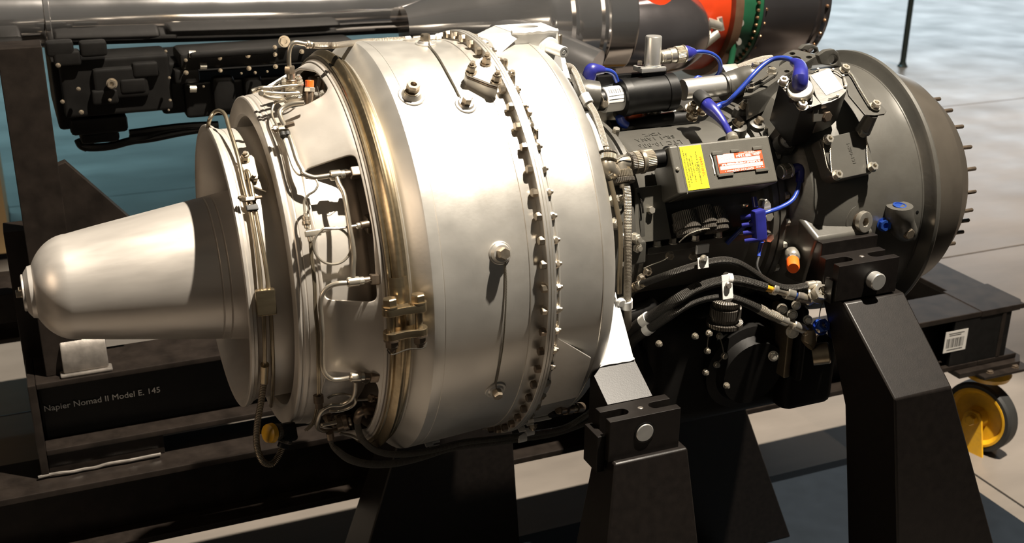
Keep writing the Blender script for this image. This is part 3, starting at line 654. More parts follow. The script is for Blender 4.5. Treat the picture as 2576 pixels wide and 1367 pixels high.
for f, x, y in (('H', 805, 480), ('H', 930, 405), ('H', 1020, 560)):
    q = to2(f, x, y, HP+.004); bolt(pad, Mp @ Vector((q[0], q[1], HP+.0025)), nrm(cp_), .0062, .017, 'nut', 'bolt_metal')
# ---- top mount bracket (white)
def topP(f, x, y, Z): return PZ(*zz(f, x, y), Z)
ZP = ZA+.305
c4 = [topP('H', 1000, 80, ZP), topP('H', 1150, 135, ZP), topP('H', 1545, 110, ZP), topP('H', 1410, 55, ZP)]
mk = Vector((0, 0, 0)); xs_ = [p.x for p in c4]; ys_ = [p.y for p in c4]
hole = [topP('H', 1275+105*math.cos(a), 88+13*math.sin(a), ZP) for a in [2*PI*i/20 for i in range(20)]]
br = MB().prism(Matrix(), [(p.x, p.y) for p in c4], ZP-.006, ZP, .0012, holes=[[(p.x, p.y) for p in hole]]).build('mount_bracket', 'white_paint', en)
# front wall under the top plate, sloping gusset to the left
f1_, f2_ = c4[1], c4[2]
wl = [Sz('H', 1190, 260, .289), Sz('H', 1280, 265, .289), Sz('H', 1400, 320, .289), Sz('H', 1545, 330, .289)]
y_w = f1_.y
def wallp(f, x, y): return PY(*zz(f, x, y), y_w)
poly = [wallp('H', 1150, 137), wallp('H', 1545, 112), wallp('H', 1560, 250), wallp('H', 1600, 480), wallp('H', 1500, 420), wallp('H', 1400, 320), wallp('H', 1290, 272), wallp('H', 1185, 258)]
Mw = frame((0, y_w, 0), (0, -1, 0), (1, 0, 0))
MB().prism(Mw, [(p.x, p.z) for p in poly], -.006, 0, .0015).build('bracket_wall', 'white_paint', br)
gl = [c4[0], c4[1], wallp('H', 1185, 160), Sz('H', 1010, 325, .2905), Sz('H', 845, 160, .2905)]
q = [c4[0]-ZU*.001, c4[1]-ZU*.001, wallp('H', 1190, 168), Sz('H', 1012, 325, .2905), Sz('H', 842, 162, .2905)]
mb = MB(); nq = (q[1]-q[0]).cross(q[4]-q[0]).normalized(); nq = nq if nq.z < 0 else -nq
mb.add(q+[p+nq*.005 for p in q], [(0, 1, 2, 3, 4), (9, 8, 7, 6, 5)]+[(i, (i+1) % 5, 5+(i+1) % 5, 5+i) for i in range(5)])
mb.build('bracket_gusset', 'white_paint', br, 25, merge=True)
MB().tube([c4[1]+Vector((0, -.001, -.002))+(c4[2]-c4[1])*(i/14)+Vector((0, 0, random.uniform(-.001, .001))) for i in range(15)], .0032, 8, 2).build('weld_bead', 'white_paint', br)
# trunnion pin
pt = PY(*zz('H', 1480, 270), y_w-.004)
ax = (PY(*zz('H', 1588, 308), y_w-.036)-pt).normalized()
tp = MB().turn(pt-ax*.012, ax, [(0, .0150), (.006, .0150), (.009, .0125), (.014, .0090), (.016, .0080), (.048, .0080), (.049, .0073)], 32).build('trunnion', 'white_paint', en)
MB().turn(pt+ax*.037, ax, [(0, .0074), (.0005, .0074), (.0006, .0045), (.0001, .0045), (.0001, .0028), (.0007, .0025)], 32).build('pin_face', 'silver', tp)
MB().turn(pt-ax*.004, ax, [(0, .0130), (.003, .0145), (.006, .0130)], 20).build('weld_bead', 'white_paint', tp)
# slim rod from the bracket down behind the cover
MB().tube([PY(*zz('H', 1562, 340), -.0), PY(*zz('H', 1565, 380), 0), PY(*zz('H', 1600, 560), -.02)], [.004, .0085, .0105], 16, 2).build('rod', 'white_paint', br)
bolt(br, PY(*zz('H', 1555, 240), -.01), ZU, .005, .014, 'stud', 'bolt_metal')
# ---- lower support arm (white) with black foot
A_ = [S(1549, 735, .215), S(1553, 760, .220), Vector((.083, -.250, ZA-.122)), Vector((.150, -.250, ZA-.122))]
mb = MB()
tp_ = S(1548, 735, .20); l1 = S(1537, 820, .235); l2 = S(1524, 860, .25); l3 = S(1480, 888, .275)
r1 = S(1556, 760, .205); r2 = S(1575, 830, .225)
b0 = Vector((.080, -.250, ZA-.124)); b1 = Vector((.148, -.250, ZA-.123))
up_ = [tp_, l1, l2, l3, b0, b1, r2, r1]
sh = Vector((.004, .012, -.018))
mb.add(up_+[p+sh for p in up_], [tuple(range(8)), tuple(range(15, 7, -1))]+[(i, (i+1) % 8, 8+(i+1) % 8, 8+i) for i in range(8)])
arm = mb.build('support_arm', 'white_paint', en, 40, merge=True)
MB().tube([b0+(b1-b0)*(i/10)+Vector((0, -.001, random.uniform(-.0008, .0008))) for i in range(11)], .0022, 8, 2).build('weld_bead', 'white_paint', arm)
# lower shroud plate right of the flange
sp_ = [S(1405, 853, .2895), S(1487, 902, .300), S(1481, 925, .304), S(1452, 1000, .300), S(1360, 1022, .292), S(1385, 930, .290)]
mb = MB(); mb.add(sp_+[p-nrm(p)*.003 for p in sp_], [tuple(range(6)), tuple(range(11, 5, -1))]+[(i, (i+1) % 6, 6+(i+1) % 6, 6+i) for i in range(6)])
mb.build('shroud_plate', 'drum_metal', en, 30, merge=True)

# ================================================================== engine stand
es = thing('engine_stand', (.3, 0, 0), 'black steel stand with flared legs and clevis blocks under the silver engine', 'stand')
MB().prism(Matrix(), [(-.42, -.575), (1.488, -.575), (1.488, .575), (-.42, .575)], 0, .010, .003).build('base_plate', 'plate_paint', es)
def leg(name, top, bot):
    """tapered column: four top corners (x0,x1,y0,y1,z) and four at the floor"""
    x0, x1, y0, y1, z = top; X0_, X1_, Y0_, Y1_, Z_ = bot
    v = [(X0_, Y0_, Z_), (X1_, Y0_, Z_), (X1_, Y1_, Z_), (X0_, Y1_, Z_), (x0, y0, z), (x1, y0, z), (x1, y1, z), (x0, y1, z)]
    m = MB().add(v, [(3, 2, 1, 0), (4, 5, 6, 7), (0, 1, 5, 4), (1, 2, 6, 5), (2, 3, 7, 6), (3, 0, 4, 7)])
    o = m.build(name, 'stand_paint', es, 30); b = o.modifiers.new('edge', 'BEVEL'); b.width = .003; b.segments = 2; flat_normals(o); return o
leg('leg', (.066, .178, -.358, -.300, ZA-.215), (-.06, .235, -.52, -.30, .010))
leg('leg', (.060, .178, .300, .358, ZA-.215), (-.18, .235, .30, .43, .010))
for s in (-1, 1):
    ys_ = sorted((s*.272, s*.215)); 
    # bent leg of the right pair: sloping head, then a flared column
    a, b_ = (.488, .600), (.489, .593)
    v = [(a[0], s*.272, ZA-.083), (a[1], s*.272, ZA-.083), (b_[1], s*.402, ZA-.181), (b_[0], s*.402, ZA-.181), (.590, s*.46, .010), (.93, s*.46, .010),
         (a[0], s*.215, ZA-.083), (a[1], s*.215, ZA-.083), (b_[1], s*.300, ZA-.24), (b_[0], s*.300, ZA-.24), (.590, s*.33, .010), (.93, s*.33, .010)]
    m = MB().add(v, [(0, 1, 2, 3), (3, 2, 5, 4), (6, 9, 8, 7), (9, 10, 11, 8), (0, 3, 9, 6), (3, 4, 10, 9), (1, 7, 8, 2), (2, 8, 11, 5), (0, 6, 7, 1), (4, 5, 11, 10)])
    o = m.build('leg', 'stand_paint', es, 30, merge=True); b = o.modifiers.new('edge', 'BEVEL'); b.width = .003; b.segments = 2; flat_normals(o)
def slot_block(x0, x1, y0, y1, z0, z1, pin, proud, s):
    """clevis block: slots open at both ends, pin through the middle"""
    w = y1-y0; ym = y0+w*.48; h = w*.19; L = (x1-x0)
    def u(xe, d):
        q = [(xe, ym-h)]+[(xe+d*(L*.27)+d*h*math.cos(a), ym+h*math.sin(a)) for a in [(-PI/2+PI*i/10) for i in range(11)]]+[(xe, ym+h)]
        return q
    left = u(x0, 1); right = u(x1, -1)
    out = [(x0, y0), (x1, y0)]+right+[(x1, y1), (x0, y1)]+left[::-1]
    bl = MB().prism(Matrix(), out, z0, z1, .0012).build('clevis_block', 'stand_paint', es)
    fy = y0 if s < 0 else y1; n = Vector((0, s, 0))
    MB().turn((pin[0], fy-s*.004, pin[1]), n, [(0, .0135), (.004+proud, .0135), (.0055+proud, .0120)], 32).build('pin', 'silver', bl)
    MB().turn((pin[0], fy-s*.002, pin[1]), n, [(0, .0155), (.0028, .0155), (.003, .0145)], 32).build('pin_seat', 'black_paint', bl)
    bolt(bl, ((x0+x1)/2+.003, ym, z1-.0015), ZU, .0042, .002, 'screw', 'steel_foot')
    return bl
for s in (-1, 1):
    ya_, yb_ = sorted((s*.350, s*.306))
    slot_block(.060, .168, ya_, yb_, ZA-.216, ZA-.155, (.113, ZA-.181), .0005 if s < 0 else .001, s)
    MB().wbox((.048, min(s*.340, s*.300), ZA-.235), (.060, max(s*.340, s*.300), ZA-.180), .0015).build('side_plate', 'stand_paint', es)
    # black foot under the support arm
    v = [(.080, s*.2505, ZA-.1248), (.149, s*.2505, ZA-.1248), (.149, s*.3045, ZA-.155), (.080, s*.3045, ZA-.155)]
    m = MB().add(v+[(p[0], p[1], ZA-.225) for p in v], [(0, 1, 2, 3), (7, 6, 5, 4), (0, 4, 5, 1), (1, 5, 6, 2), (2, 6, 7, 3), (3, 7, 4, 0)])
    m.build('foot_block', 'stand_paint', es, 30, merge=True)
    ya_, yb_ = sorted((s*.270, s*.222))
    slot_block(.473, .584, ya_, yb_, ZA-.080, ZA-.0235, (.538, ZA-.053), .012, s)
    MB().wbox((.476, min(s*.222, s*.180), ZA-.075), (.580, max(s*.222, s*.180), ZA-.004), .002).build('saddle_plate', 'stand_paint', es)
    MB().wbox((.469, min(s*.264, s*.246), ZA-.085), (.474, max(s*.264, s*.246), ZA-.048), .001).build('side_plate', 'stand_paint', es)

# ================================================================== compressor, inlet and what is mounted on them
FR.update({'a': (1400, 160, 4.273), 'b': (1500, 460, 4.273), 'c': (1780, 120, 6.213), 'd': (1960, 600, 4.882)})
cc = MB().lathe([(.108, .150), (.135, .164), (.150, .167), (.151, .174), (.159, .174), (.160, .1655), (.185, .160), (.196, .156), (.197, .150), (.203, .150), (.204, .1555), (.211, .1555), (.212, .146), (.222, .138), (.240, .1325), (.40, .1320), (.410, .134), (.418, .142), (.422, .150), (.430, .152), (.431, .160), (.441, .160), (.4415, .157), (.443, .157)], 144).build('compressor_case', 'grey_paint', en, 25)
ic = MB().lathe([(.4425, .157), (.443, .1615), (.452, .1615), (.4535, .153), (.459, .155), (.466, .163), (.474, .176), (.485, .186), (.505, .192), (.54, .198), (.585, .2025), (.640, .2055), (.6735, .2062), (.6745, .2072), (.6765, .2072), (.6775, .2085), (.6815, .222), (.684, .2268), (.6895, .2275), (.6925, .2262), (.694, .220), (.6945, .206), (.697, .203)], 160).build('inlet_case', 'grey_paint', en, 22)
it = MB().lathe([(.697, .200), (.70, .2005), (.74, .1955), (.775, .1845), (.7755, .181), (.785, .176), (.800, .167), (.812, .158), (.8155, .154), (.816, .150), (.816, .10), (.76, .09)], 144).build('intake_housing', 'olive_paint', en, 25)
for f, x, y in (('N', 1690, 545), ('N', 1795, 655), ('N', 1890, 805), ('N', 1962, 990), ('N', 1998, 1185), ('O', 1590, 80), ('O', 1592, 258), ('O', 1570, 405), ('O', 1540, 482), ('O', 1495, 570), ('O', 1430, 658)):
    p = PX(*zz(f, x, y), .815); v = Vector((0, p.y, p.z-ZA)); 
    if v.length > .150: v *= .150/v.length
    bolt(it, Vector((.815, v.y, ZA+v.z)), EX, .0035, .021, 'stud', 'dark_bolt')
# flange bolts of the inlet joint
for th in (30, 48, 71, 86, 100, 116, 132): bolt(ic, cyl_pt(.452, th, .1565), EX, .0062, .009, 'bolt', 'nickel')
for th in (22, 52, 66, 80, 94): bolt(cc, cyl_pt(.159, th, .170), EX, .0055, .009, 'bolt', 'nickel')
class Pl:
    """plane with normal at angle th round the engine, at distance d from its axis; picture points fall on it"""
    def __init__(s, th, d, x=.45, n=None):
        t = math.radians(th); s.n = Vector((0, -math.sin(t), math.cos(t))) if n is None else Vector(n).normalized()
        s.o = Vector((x, 0, ZA))+s.n*d; s.M = frame(s.o, s.n); s.I = s.M.inverted()
    def hit(s, f, x, y, h=0):
        dd = ray(*zz(f, x, y)); o = s.o+s.n*h; return CAM+dd*((o-CAM).dot(s.n)/dd.dot(s.n))
    def q(s, f, x, y, h=0): p = s.I @ s.hit(f, x, y, h); return (p.x, p.y)
    def poly(s, f, pts, h=0): return [s.q(f, x, y, h) for x, y in pts]
# raised cast lettering and ribs on the case
for i, (tx, f, x, y, sz) in enumerate((('LTC 10-086', 'V', 590, 595, .0135), ('SR-1 1ANA', 'V', 525, 530, .0125), ('1ZVZ', 'V', 490, 480, .012))):
    p = Sz(f, x, y, .1325); text(tx, sz, frame(p, nrm(p), NX_), 'grey_paint', cc, 'cast_lettering', .0008, 1.15)
for f, x, y in (('V', 155, 430), ('V', 715, 375)):
    p = Sz(f, x, y, .130); MB().turn(p, nrm(p), [(0, .017), (.006, .016), (.0065, .012), (.003, .011)]).build('cast_boss', 'grey_paint', cc)
# longitudinal split flange
for th in (93, -30):
    MB().box(eframe(.32, th, .138), (.20, .012, .022), (0, 0, 0), .002).build('split_flange', 'grey_paint', cc)
for x in (.235, .262, .30, .34, .38, .41): bolt(cc, cyl_pt(x, 92, .149)+Vector((0, 0, .005)), ZU, .0058, .009, 'bolt', 'nickel')

# ---- ignition box
IB = Pl(60, .205, .33)
q = IB.poly('V', [(690, 622), (1930, 482), (2040, 1070), (822, 1222)])
x0 = (q[0][0]+q[3][0])/2; x1 = (q[1][0]+q[2][0])/2; y1 = (q[0][1]+q[1][1])/2; y0 = (q[2][1]+q[3][1])/2
ib = MB().box(IB.M, (x1-x0, y1-y0, .058), ((x0+x1)/2, (y0+y1)/2, -.029), .004, 3).build('ignition_box', 'box_paint', en, 40)
MB().box(IB.M, (x1-x0-.05, y1-y0-.008, .02), ((x0+x1)/2-.008, (y0+y1)/2, -.066), .003).build('box_base', 'box_paint', ib)
MB().box(IB.M, (.0016, y1-y0+.0006, .059), (x0+.014, (y0+y1)/2, -.029), .0004).build('lid_seam', 'box_paint', ib)
bolt(ib, IB.hit('V', 800, 908), IB.n, .0028, .003, 'screw', 'nickel')
for f, x, y in (('L', 790, 640), ('L', 1345, 565)): bolt(ib, IB.hit(f, x, y, -.05), -Vector(IB.M.col[1].to_3d()), .006, .004, 'screw', 'nickel')
# bracket feet of the box
MB().prism(eframe(.225, 75, .150), [(-.022, .05), (.02, .05), (.03, -.03), (-.03, -.03), (-.03, .0)], 0, .004, .001).build('box_bracket', 'box_paint', ib)
# yellow warning sticker
def rect(pl, f, pts, h=0):
    q = pl.poly(f, pts, h); xs = sorted(p[0] for p in q); ys = sorted(p[1] for p in q)
    return (xs[0]+xs[1])/2, (xs[2]+xs[3])/2, (ys[0]+ys[1])/2, (ys[2]+ys[3])/2
sx0, sx1, sy0, sy1 = rect(IB, 'V', [(815, 640), (1075, 605), (1205, 1140), (940, 1170)])
ys_ = MB().box(IB.M, (sx1-sx0, sy1-sy0, .0006), ((sx0+sx1)/2, (sy0+sy1)/2, .0004), .0002, 1).build('warning_sticker', 'yellow_print', ib, label='yellow warning sticker')
SW, SH = sx1-sx0, sy1-sy0
def stx(body, u, v, wid, material): # u across from the left edge, v down from the top (0..1); text runs downwards
    p = IB.M @ Vector((sx0+SW*u, sy1-SH*v, .0009)); text(body, .005, frame(p, IB.n, -Vector(IB.M.col[1].to_3d())), material, ys_, 'lettering', .0001, width=wid*SH)
for body, u, v, w, m_ in (('WARNING', .85, .49, .46, 'red_ink'), ('HIGH', .67, .50, .24, 'black_print'), ('VOLTAGE', .68, .24, .21, 'black_print'), ('AMPERAGE', .66, .77, .25, 'black_print'), ('OUTPUT', .56, .50, .17, 'black_print'),
                          ('DISCONNECT INPUT CURRENT', .44, .52, .62, 'black_print'), ('BEFORE SERVICING', .33, .50, .42, 'black_print'), ('BEFORE OPERATING CONNECT', .22, .50, .68, 'black_print'), ('OUTPUT LEADS AND IGNITER PLUGS', .10, .50, .86, 'black_print')):
    stx(body, u, v, w, m_)
# red name plate with its holder
nx0, nx1, ny0, ny1 = rect(IB, 'V', [(1270, 730), (1830, 675), (1870, 905), (1310, 960)])
npl = MB().box(IB.M, (nx1-nx0, ny1-ny0, .0012), ((nx0+nx1)/2, (ny0+ny1)/2, .0012), .0003, 1).build('name_plate', 'red_print', ib, label='red name plate')
NW, NH = nx1-nx0, ny1-ny0
def npx(u, v, z): return IB.M @ Vector((nx0+NW*u, ny0+NH*v, z))
for u0, u1, v0, v1 in ((.015, .38, .52, .985), (.38, .93, .50, .70), (.03, .965, .17, .37)):
    MB().box(frame(npx((u0+u1)/2, (v0+v1)/2, .0019), IB.n), ((u1-u0)*NW, (v1-v0)*NH, .0003)).build('plate_field', 'grey_print', npl)
def ntx(body, u, v, size, material='white_print', sp=1.0): text(body, size, frame(npx(u, v, .0020), IB.n, NX_), material, npl, 'lettering', .0001, sp)
ntx('IGNITION UNIT', .52, .085, .0050); ntx('SCINTILLA MAGNETO DIVISION', .72, .90, .0027); ntx('SIDNEY N.Y. U.S.A.', .72, .965, .0022); ntx('Bendix', .86, .80, .0034)
def dashes(u0, u1, v, h, material):            # print too small to read: rows of short marks
    k = MB(); u = u0
    while u < u1:
        w = random.uniform(.010, .03); k.box(frame(npx(u+w/2, v, .0022), IB.n), (w*NW, h, .0002)); u += w+random.choice((.006, .008, .03))
    k.build('print_line', material, npl)
for u0, u1, v in ((.42, .58, .82), (.42, .62, .76), (.62, .74, .82), (.62, .74, .76), (.08, .92, .455), (.08, .9, .41), (.12, .30, .075), (.80, .95, .10)): dashes(u0, u1, v, .0014, 'white_print')
for u0, u1, v in ((.08, .34, .93), (.08, .34, .86), (.08, .34, .79), (.08, .34, .72), (.06, .5, .60), (.55, .9, .28), (.1, .35, .25)): dashes(u0, u1, v, .0012, 'white_print')
tri_ = [npx(.78, .845, .0021), npx(.94, .855, .0021), npx(.955, .825, .0021), npx(.90, .75, .0021), npx(.82, .745, .0021), npx(.765, .815, .0021), npx(.78, .845, .0021)]
MB().tube(tri_, .00022, 5, 2).build('logo_ring', 'white_print', npl)
for u, v, w, h in ((.04, 1.08, .018, .005), (.42, 1.09, .014, .004), (.92, 1.10, .016, .005), (.12, -.09, .026, .0045), (.92, -.08, .022, .0045)):
    MB().box(frame(npx(u, v, .0015), IB.n), (w, h, .0028), bev=.0006).build('plate_clip', 'box_paint', npl)
MB().box(frame(npx(-.035, .45, .0010), IB.n), (.004, NH*1.05, .002), bev=.0004).build('plate_clip', 'box_paint', npl)
MB().tube([npx(-.10+random.uniform(-.012, .012), 1.05-i*.13, .0006) for i in range(9)], .0011, 6, 3).build('sealant_bead', 'white_paint', npl)
for u, v in ((.035, .42), (.965, .48)): bolt(npl, npx(u, v, .0018), IB.n, .0014, .0008, 'screw', 'dark_bolt')
# connectors on the left end of the box
def conn(parent, pts, segs, name='connector', n=28):
    """pts a, b on the axis; segs = list of (t0, t1, radius, material, part name)"""
    a, b_ = pts; L = (b_-a).length; ax = (b_-a).normalized(); root = None
    for t0, t1, r, m_, nm in segs:
        r *= CS
        w = (t1-t0)*L; ch = min(.0012, w*.2)
        pr = [(0, r-ch), (ch, r), (w-ch, r), (w, r-ch)] if not isinstance(r, tuple) else [(0, r[0]), (w, r[1])]
        o = MB().turn(a+ax*(t0*L), ax, pr, n).build(nm, m_, root or parent); root = root or o
    return root
h_ = -.022
a = IB.hit('V', 200, 840, h_); b_ = IB.hit('V', 700, 760, h_)
conn(ib, (a, b_), [(.0, .22, .0155, 'dark_knurl', 'connector'), (.10, .25, .0165, 'knurl', 'knurled_ring'), (.27, .36, .0175, 'tube_metal', 'collar'), (.34, .58, .0160, 'knurl', 'knurled_ring'), (.56, .95, .0130, 'black_paint', 'socket'), (.93, 1.02, .0165, 'black_paint', 'socket_rim')])
el = MB().tube([IB.hit('V', 230, 840, h_), IB.hit('V', 150, 830, h_), IB.hit('V', 95, 850, h_), IB.hit('V', 90, 930, h_), IB.hit('V', 105, 980, h_)], [.0115, .0120, .0125, .0118, .0115], 20, 4).build('elbow', 'tube_metal', en)
a = IB.hit('V', 118, 930, h_); b_ = IB.hit('V', 150, 1110, h_)
conn(el, (a, b_), [(0, .5, .0150, 'knurl', 'knurled_ring'), (.5, .85, .0165, 'dark_knurl', 'collar'), (.85, 1.15, .0075, 'tube_metal', 'ferrule')])
# second elbow behind it and the hose that comes down past the drum
el2 = MB().tube([Sz('a', 545, 1030, .196), Sz('a', 555, 1100, .196), Sz('a', 590, 1160, .190), Sz('a', 640, 1180, .182)], [.0105, .0115, .0120, .0115], 20, 4).build('elbow', 'tube_metal', en)
conn(el2, (Sz('a', 545, 1060, .198), Sz('a', 540, 930, .200)), [(0, .55, .0140, 'knurl', 'knurled_ring'), (.55, .75, .0150, 'dark_knurl', 'collar'), (.75, 1.15, .0068, 'tube_metal', 'ferrule')])
hs = MB().tube([Sz('a', 90, 30, .245), Sz('a', 150, 40, .240), Sz('a', 205, 115, .232), Sz('a', 250, 225, .226), Sz('a', 300, 350, .220), Sz('a', 350, 440, .215), Sz('a', 410, 540, .210), Sz('a', 455, 660, .206), Sz('a', 495, 790, .203), Sz('a', 525, 900, .201)], .0052, 14).build('braided_hose', 'pale_braid', en)
MB().tube([Sz('a', 295, 340, .222), Sz('a', 345, 430, .216)], .0078, 16, 1).build('hose_sleeve', 'white_paint', hs)
MB().tube([Sz('b', 322, 40, .200), Sz('b', 335, 150, .198), Sz('b', 340, 300, .197), Sz('b', 340, 600, .198), Sz('b', 340, 900, .200), Sz('b', 335, 1150, .204), Sz('b', 335, 1360, .206), Sz('P', 1580, 830, .20)], .0056, 14).build('braided_hose', 'steel_braid', en)
cl = MB().tube([Sz('b', 330, 1260, .206), Sz('b', 330, 1340, .207)], .0082, 18, 1).build('hose_clip', 'white_paint', en)
MB().box(frame(Sz('b', 290, 1290, .203), nrm(Sz('b', 290, 1290, .203))), (.016, .012, .003), bev=.001).build('clip_tab', 'white_paint', cl); bolt(cl, Sz('b', 262, 1275, .205), nrm(Sz('b', 262, 1275, .205)), .008, .006, 'screw', 'white_paint')
MB().tube([Sz('b', 150, -20, .205), Sz('b', 175, 80, .203), Sz('b', 220, 280, .201), Sz('b', 255, 480, .201), Sz('b', 262, 750, .203), Sz('b', 250, 1000, .206), Sz('b', 246, 1190, .208)], .0036, 12).build('drain_tube', 'bronze_tube', en)
MB().tube([Sz('a', 320, 545, .222), Sz('a', 400, 700, .215), Sz('a', 480, 940, .208)], [.0030, .0036, .0042], 12).build('rod', 'white_paint', en)
for f, x, y in (('b', 180, 195), ('b', 245, 190), ('b', 405, 600), ('b', 410, 690), ('b', 200, 440)):
    p = Sz(f, x, y, .176); bolt(en, p, (nrm(p)+EX*.2), .0075, .014, 'nut', 'nickel')
MB().box(frame(Sz('b', 420, 740, .172), nrm(Sz('b', 420, 740, .172))), (.026, .035, .02), bev=.004).build('diffuser_lug', 'grey_paint', en)
for f, x, y in (('a', 630, 770), ('a', 400, 660), ('b', 560, 300)): p = Sz(f, x, y, .150); bolt(en, p, nrm(p), .006, .012, 'head', 'nickel')
wire(en, [Sz('a', 640, 830, .140), Sz('a', 700, 870, .139), Sz('a', 770, 960, .139)], .0009)
wire(en, [Sz('a', 625, 1050, .199), Sz('a', 720, 1000, .205), Sz('a', 830, 985, .207)], .0009); wire(en, [Sz('a', 620, 1090, .20), Sz('a', 600, 1180, .20), Sz('a', 555, 1210, .20)], .0009)
wire(en, [Sz('b', 450, 110, .160), Sz('b', 490, 220, .160), Sz('b', 505, 330, .160)], .0016, 'dark_braid')

# ---- bleed actuator along the top
ya_ = .025
def A(f, x, y, Y=ya_): return PY(*zz(f, x, y), Y)
ax0, ax1 = A('K', 480, 850), A('K', 1280, 752)
AX = (ax1-ax0).normalized()
def on_ax(f, x, y): p = A(f, x, y); return ax0+AX*((p-ax0).dot(AX))
ac = MB().turn(on_ax('K', 545, 840), AX, [(0, .026), (.0005, .0295), (.012, .0300), (.0125, .0285), (.075, .0285), (.0755, .0300), (.092, .0300), (.0935, .0280)], 44).build('bleed_actuator', 'black_paint', en)
MB().turn(on_ax('K', 390, 860), AX, [(0, .0175), (.001, .0195), (.044, .0195)], 40).build('label_sleeve', 'white_print', ac, label='white printed label sleeve')
for i in range(7):
    th = 38+0*i; pp = on_ax('K', 420+i*18, 850); n_ = Vector((0, -math.sin(math.radians(th)), math.cos(math.radians(th)))); MB().box(frame(pp+n_*.0196, n_, AX), (.0012+.0008*(i % 2), .007, .0004)).build('label_mark', 'black_print', ac)
for th in (62, 78, 94): n_ = Vector((0, -math.sin(math.radians(th)), math.cos(math.radians(th)))); MB().box(frame(on_ax('K', 470, 850)+n_*.0196, n_, AX), (.026, .0009, .0003)).build('label_mark', 'black_print', ac)
MB().turn(on_ax('K', 270, 870), AX, [(0, .014), (.022, .0165), (.036, .0165)], 30).build('actuator_neck', 'black_paint', ac)
MB().tube([A('K', 120, 800, .01), A('K', 250, 820, .0), A('K', 350, 830, -.005)], [.020, .024, .023], 24, 3).build('actuator_end', 'grey_paint', ac)
MB().box(frame(A('K', 160, 720, .015), (0, -.3, 1)), (.03, .03, .02), bev=.003).build('end_lug', 'grey_paint', ac)
MB().turn(on_ax('K', 1085, 780), AX, [(0, .0165), (.002, .0170), (.118, .0170)], 32).build('air_tube', 'silver', ac)
wire(ac, [A('K', 330, 740, 0.010), A('K', 360, 780, 0.004), A('K', 395, 850, 0.002), A('K', 400, 900, 0.004)], .0018)
p = A('K', 405, 900, 0.004); bolt(ac, p, Vector((0, -1, .3)), .006, .006, 'head', 'bolt_metal')
# flat web and neck
Yb = .052
w_ = [PY(*zz('K', x, y), Yb) for x, y in ((340, 655), (870, 612), (880, 720), (800, 740), (560, 690), (380, 740), (330, 740))]
MB().prism(frame((0, Yb, 0), (0, -1, 0), EX), [(p.x, p.z) for p in w_], -.006, .006, .0015).build('web_plate', 'black_paint', ac)
MB().box(Matrix.Translation(A('K', 838, 665, .034)), (.034, .026, .040), bev=.006).build('solenoid_neck', 'black_paint', ac)
sol = MB().box(Matrix.Translation(A('K', 800, 588, .034)), (.044, .030, .008), bev=.002).build('solenoid_base', 'silver', ac)
MB().turn(A('K', 822, 572, .034), ZU, [(0, .0140), (.003, .0140), (.0035, .0128), (.046, .0128), (.0475, .0118)], 36).build('solenoid', 'silver', ac)
for x, y in ((715, 545), (875, 550)): bolt(sol, A('K', x, y+12, .028), ZU, .004, .006, 'head', 'bolt_metal')
a = A('K', 895, 490, .034); b_ = A('K', 1100, 462, .032)
conn(ac, (a, b_), [(0, .12, .010, 'nickel', 'connector'), (.08, .35, .0105, 'nickel', 'barrel'), (.33, .6, .0120, 'nickel', 'barrel'), (.58, .95, .0132, 'knurl', 'knurled_ring'), (.93, 1.0, .0140, 'tube_metal', 'rim')])
MB().tube([A('K', 1095, 462, .032), A('K', 1130, 458, .032), A('K', 1190, 450, .032)], [.0130, .0120, .0055], 20, 3).build('cable_boot', 'blue_plastic', ac)
MB().tube([A('K', x, y, Y) for x, y, Y in ((1180, 450, .032), (1240, 445, .032), (1320, 458, .034), (1385, 500, .036), (1410, 560, .038), (1395, 630, .042), (1350, 675, .044), (1290, 715, .046))], .0034, 14).build('blue_cable', 'blue_cable', en)
MB().tube([A('K', x, y, .055) for x, y in ((1180, 690), (1215, 665), (1245, 680), (1240, 720))], .0034, 12).build('blue_cable', 'blue_cable', en)
MB().tube([A('K', 265, 720, .02), A('K', 285, 640, .02), A('K', 305, 605, .02), A('K', 350, 600, .02), A('K', 400, 603, .022)], [.0105, .0110, .0112, .0085, .0060], 18, 4).build('cable_boot', 'blue_plastic', en)
MB().tube([A('K', 395, 603, .022), A('K', 450, 610, .024), A('K', 495, 640, .028), A('K', 520, 700, .03)], .0040, 12).build('blue_cable', 'blue_cable', en)
MB().tube([A('K', 540, 1000, .02), A('K', 560, 1050, .02), A('K', 600, 1080, .02)], .007, 12).build('blue_cable', 'blue_cable', en)
# clutter behind the canister
MB().box(frame(A('K', 680, 1020, .05), ZU), (.045, .03, .03), bev=.008).build('cap', 'orange_plastic', en)
for x, y in ((785, 1000), (820, 990), (740, 1045)): bolt(en, A('K', x, y, .04), (.3, -.5, .8), .009, .014, 'hollow', 'nickel')
MB().tube([A('K', 940, 1010, .03), A('K', 1020, 970, .03), A('K', 1080, 930, .03)], .006, 10).build('fuel_tube', 'tube_metal', en)
MB().tube([A('K', 440, 1105, .03), A('K', 640, 1095, .03), A('K', 820, 1060, .02), A('K', 1000, 1030, .02), A('K', 1200, 1010, .02)], .013, 12).build('harness', 'black_paint', en)
MB().turn(A('K', 500, 1040, .05), (0, -.6, .6), [(0, .018), (.01, .018), (.018, .010)]).build('fitting', 'nickel', en)
MB().box(frame(A('K', 385, 1020, .04), (0, -1, .2)), (.014, .05, .01), bev=.001).build('tag_plate', 'tube_metal', en)
for x, y in ((1150, 940), (1160, 1010), (1240, 960)): bolt(en, A('K', x, y, -.02), (0, -.6, .8), .008, .016, 'nut', 'bolt_metal')
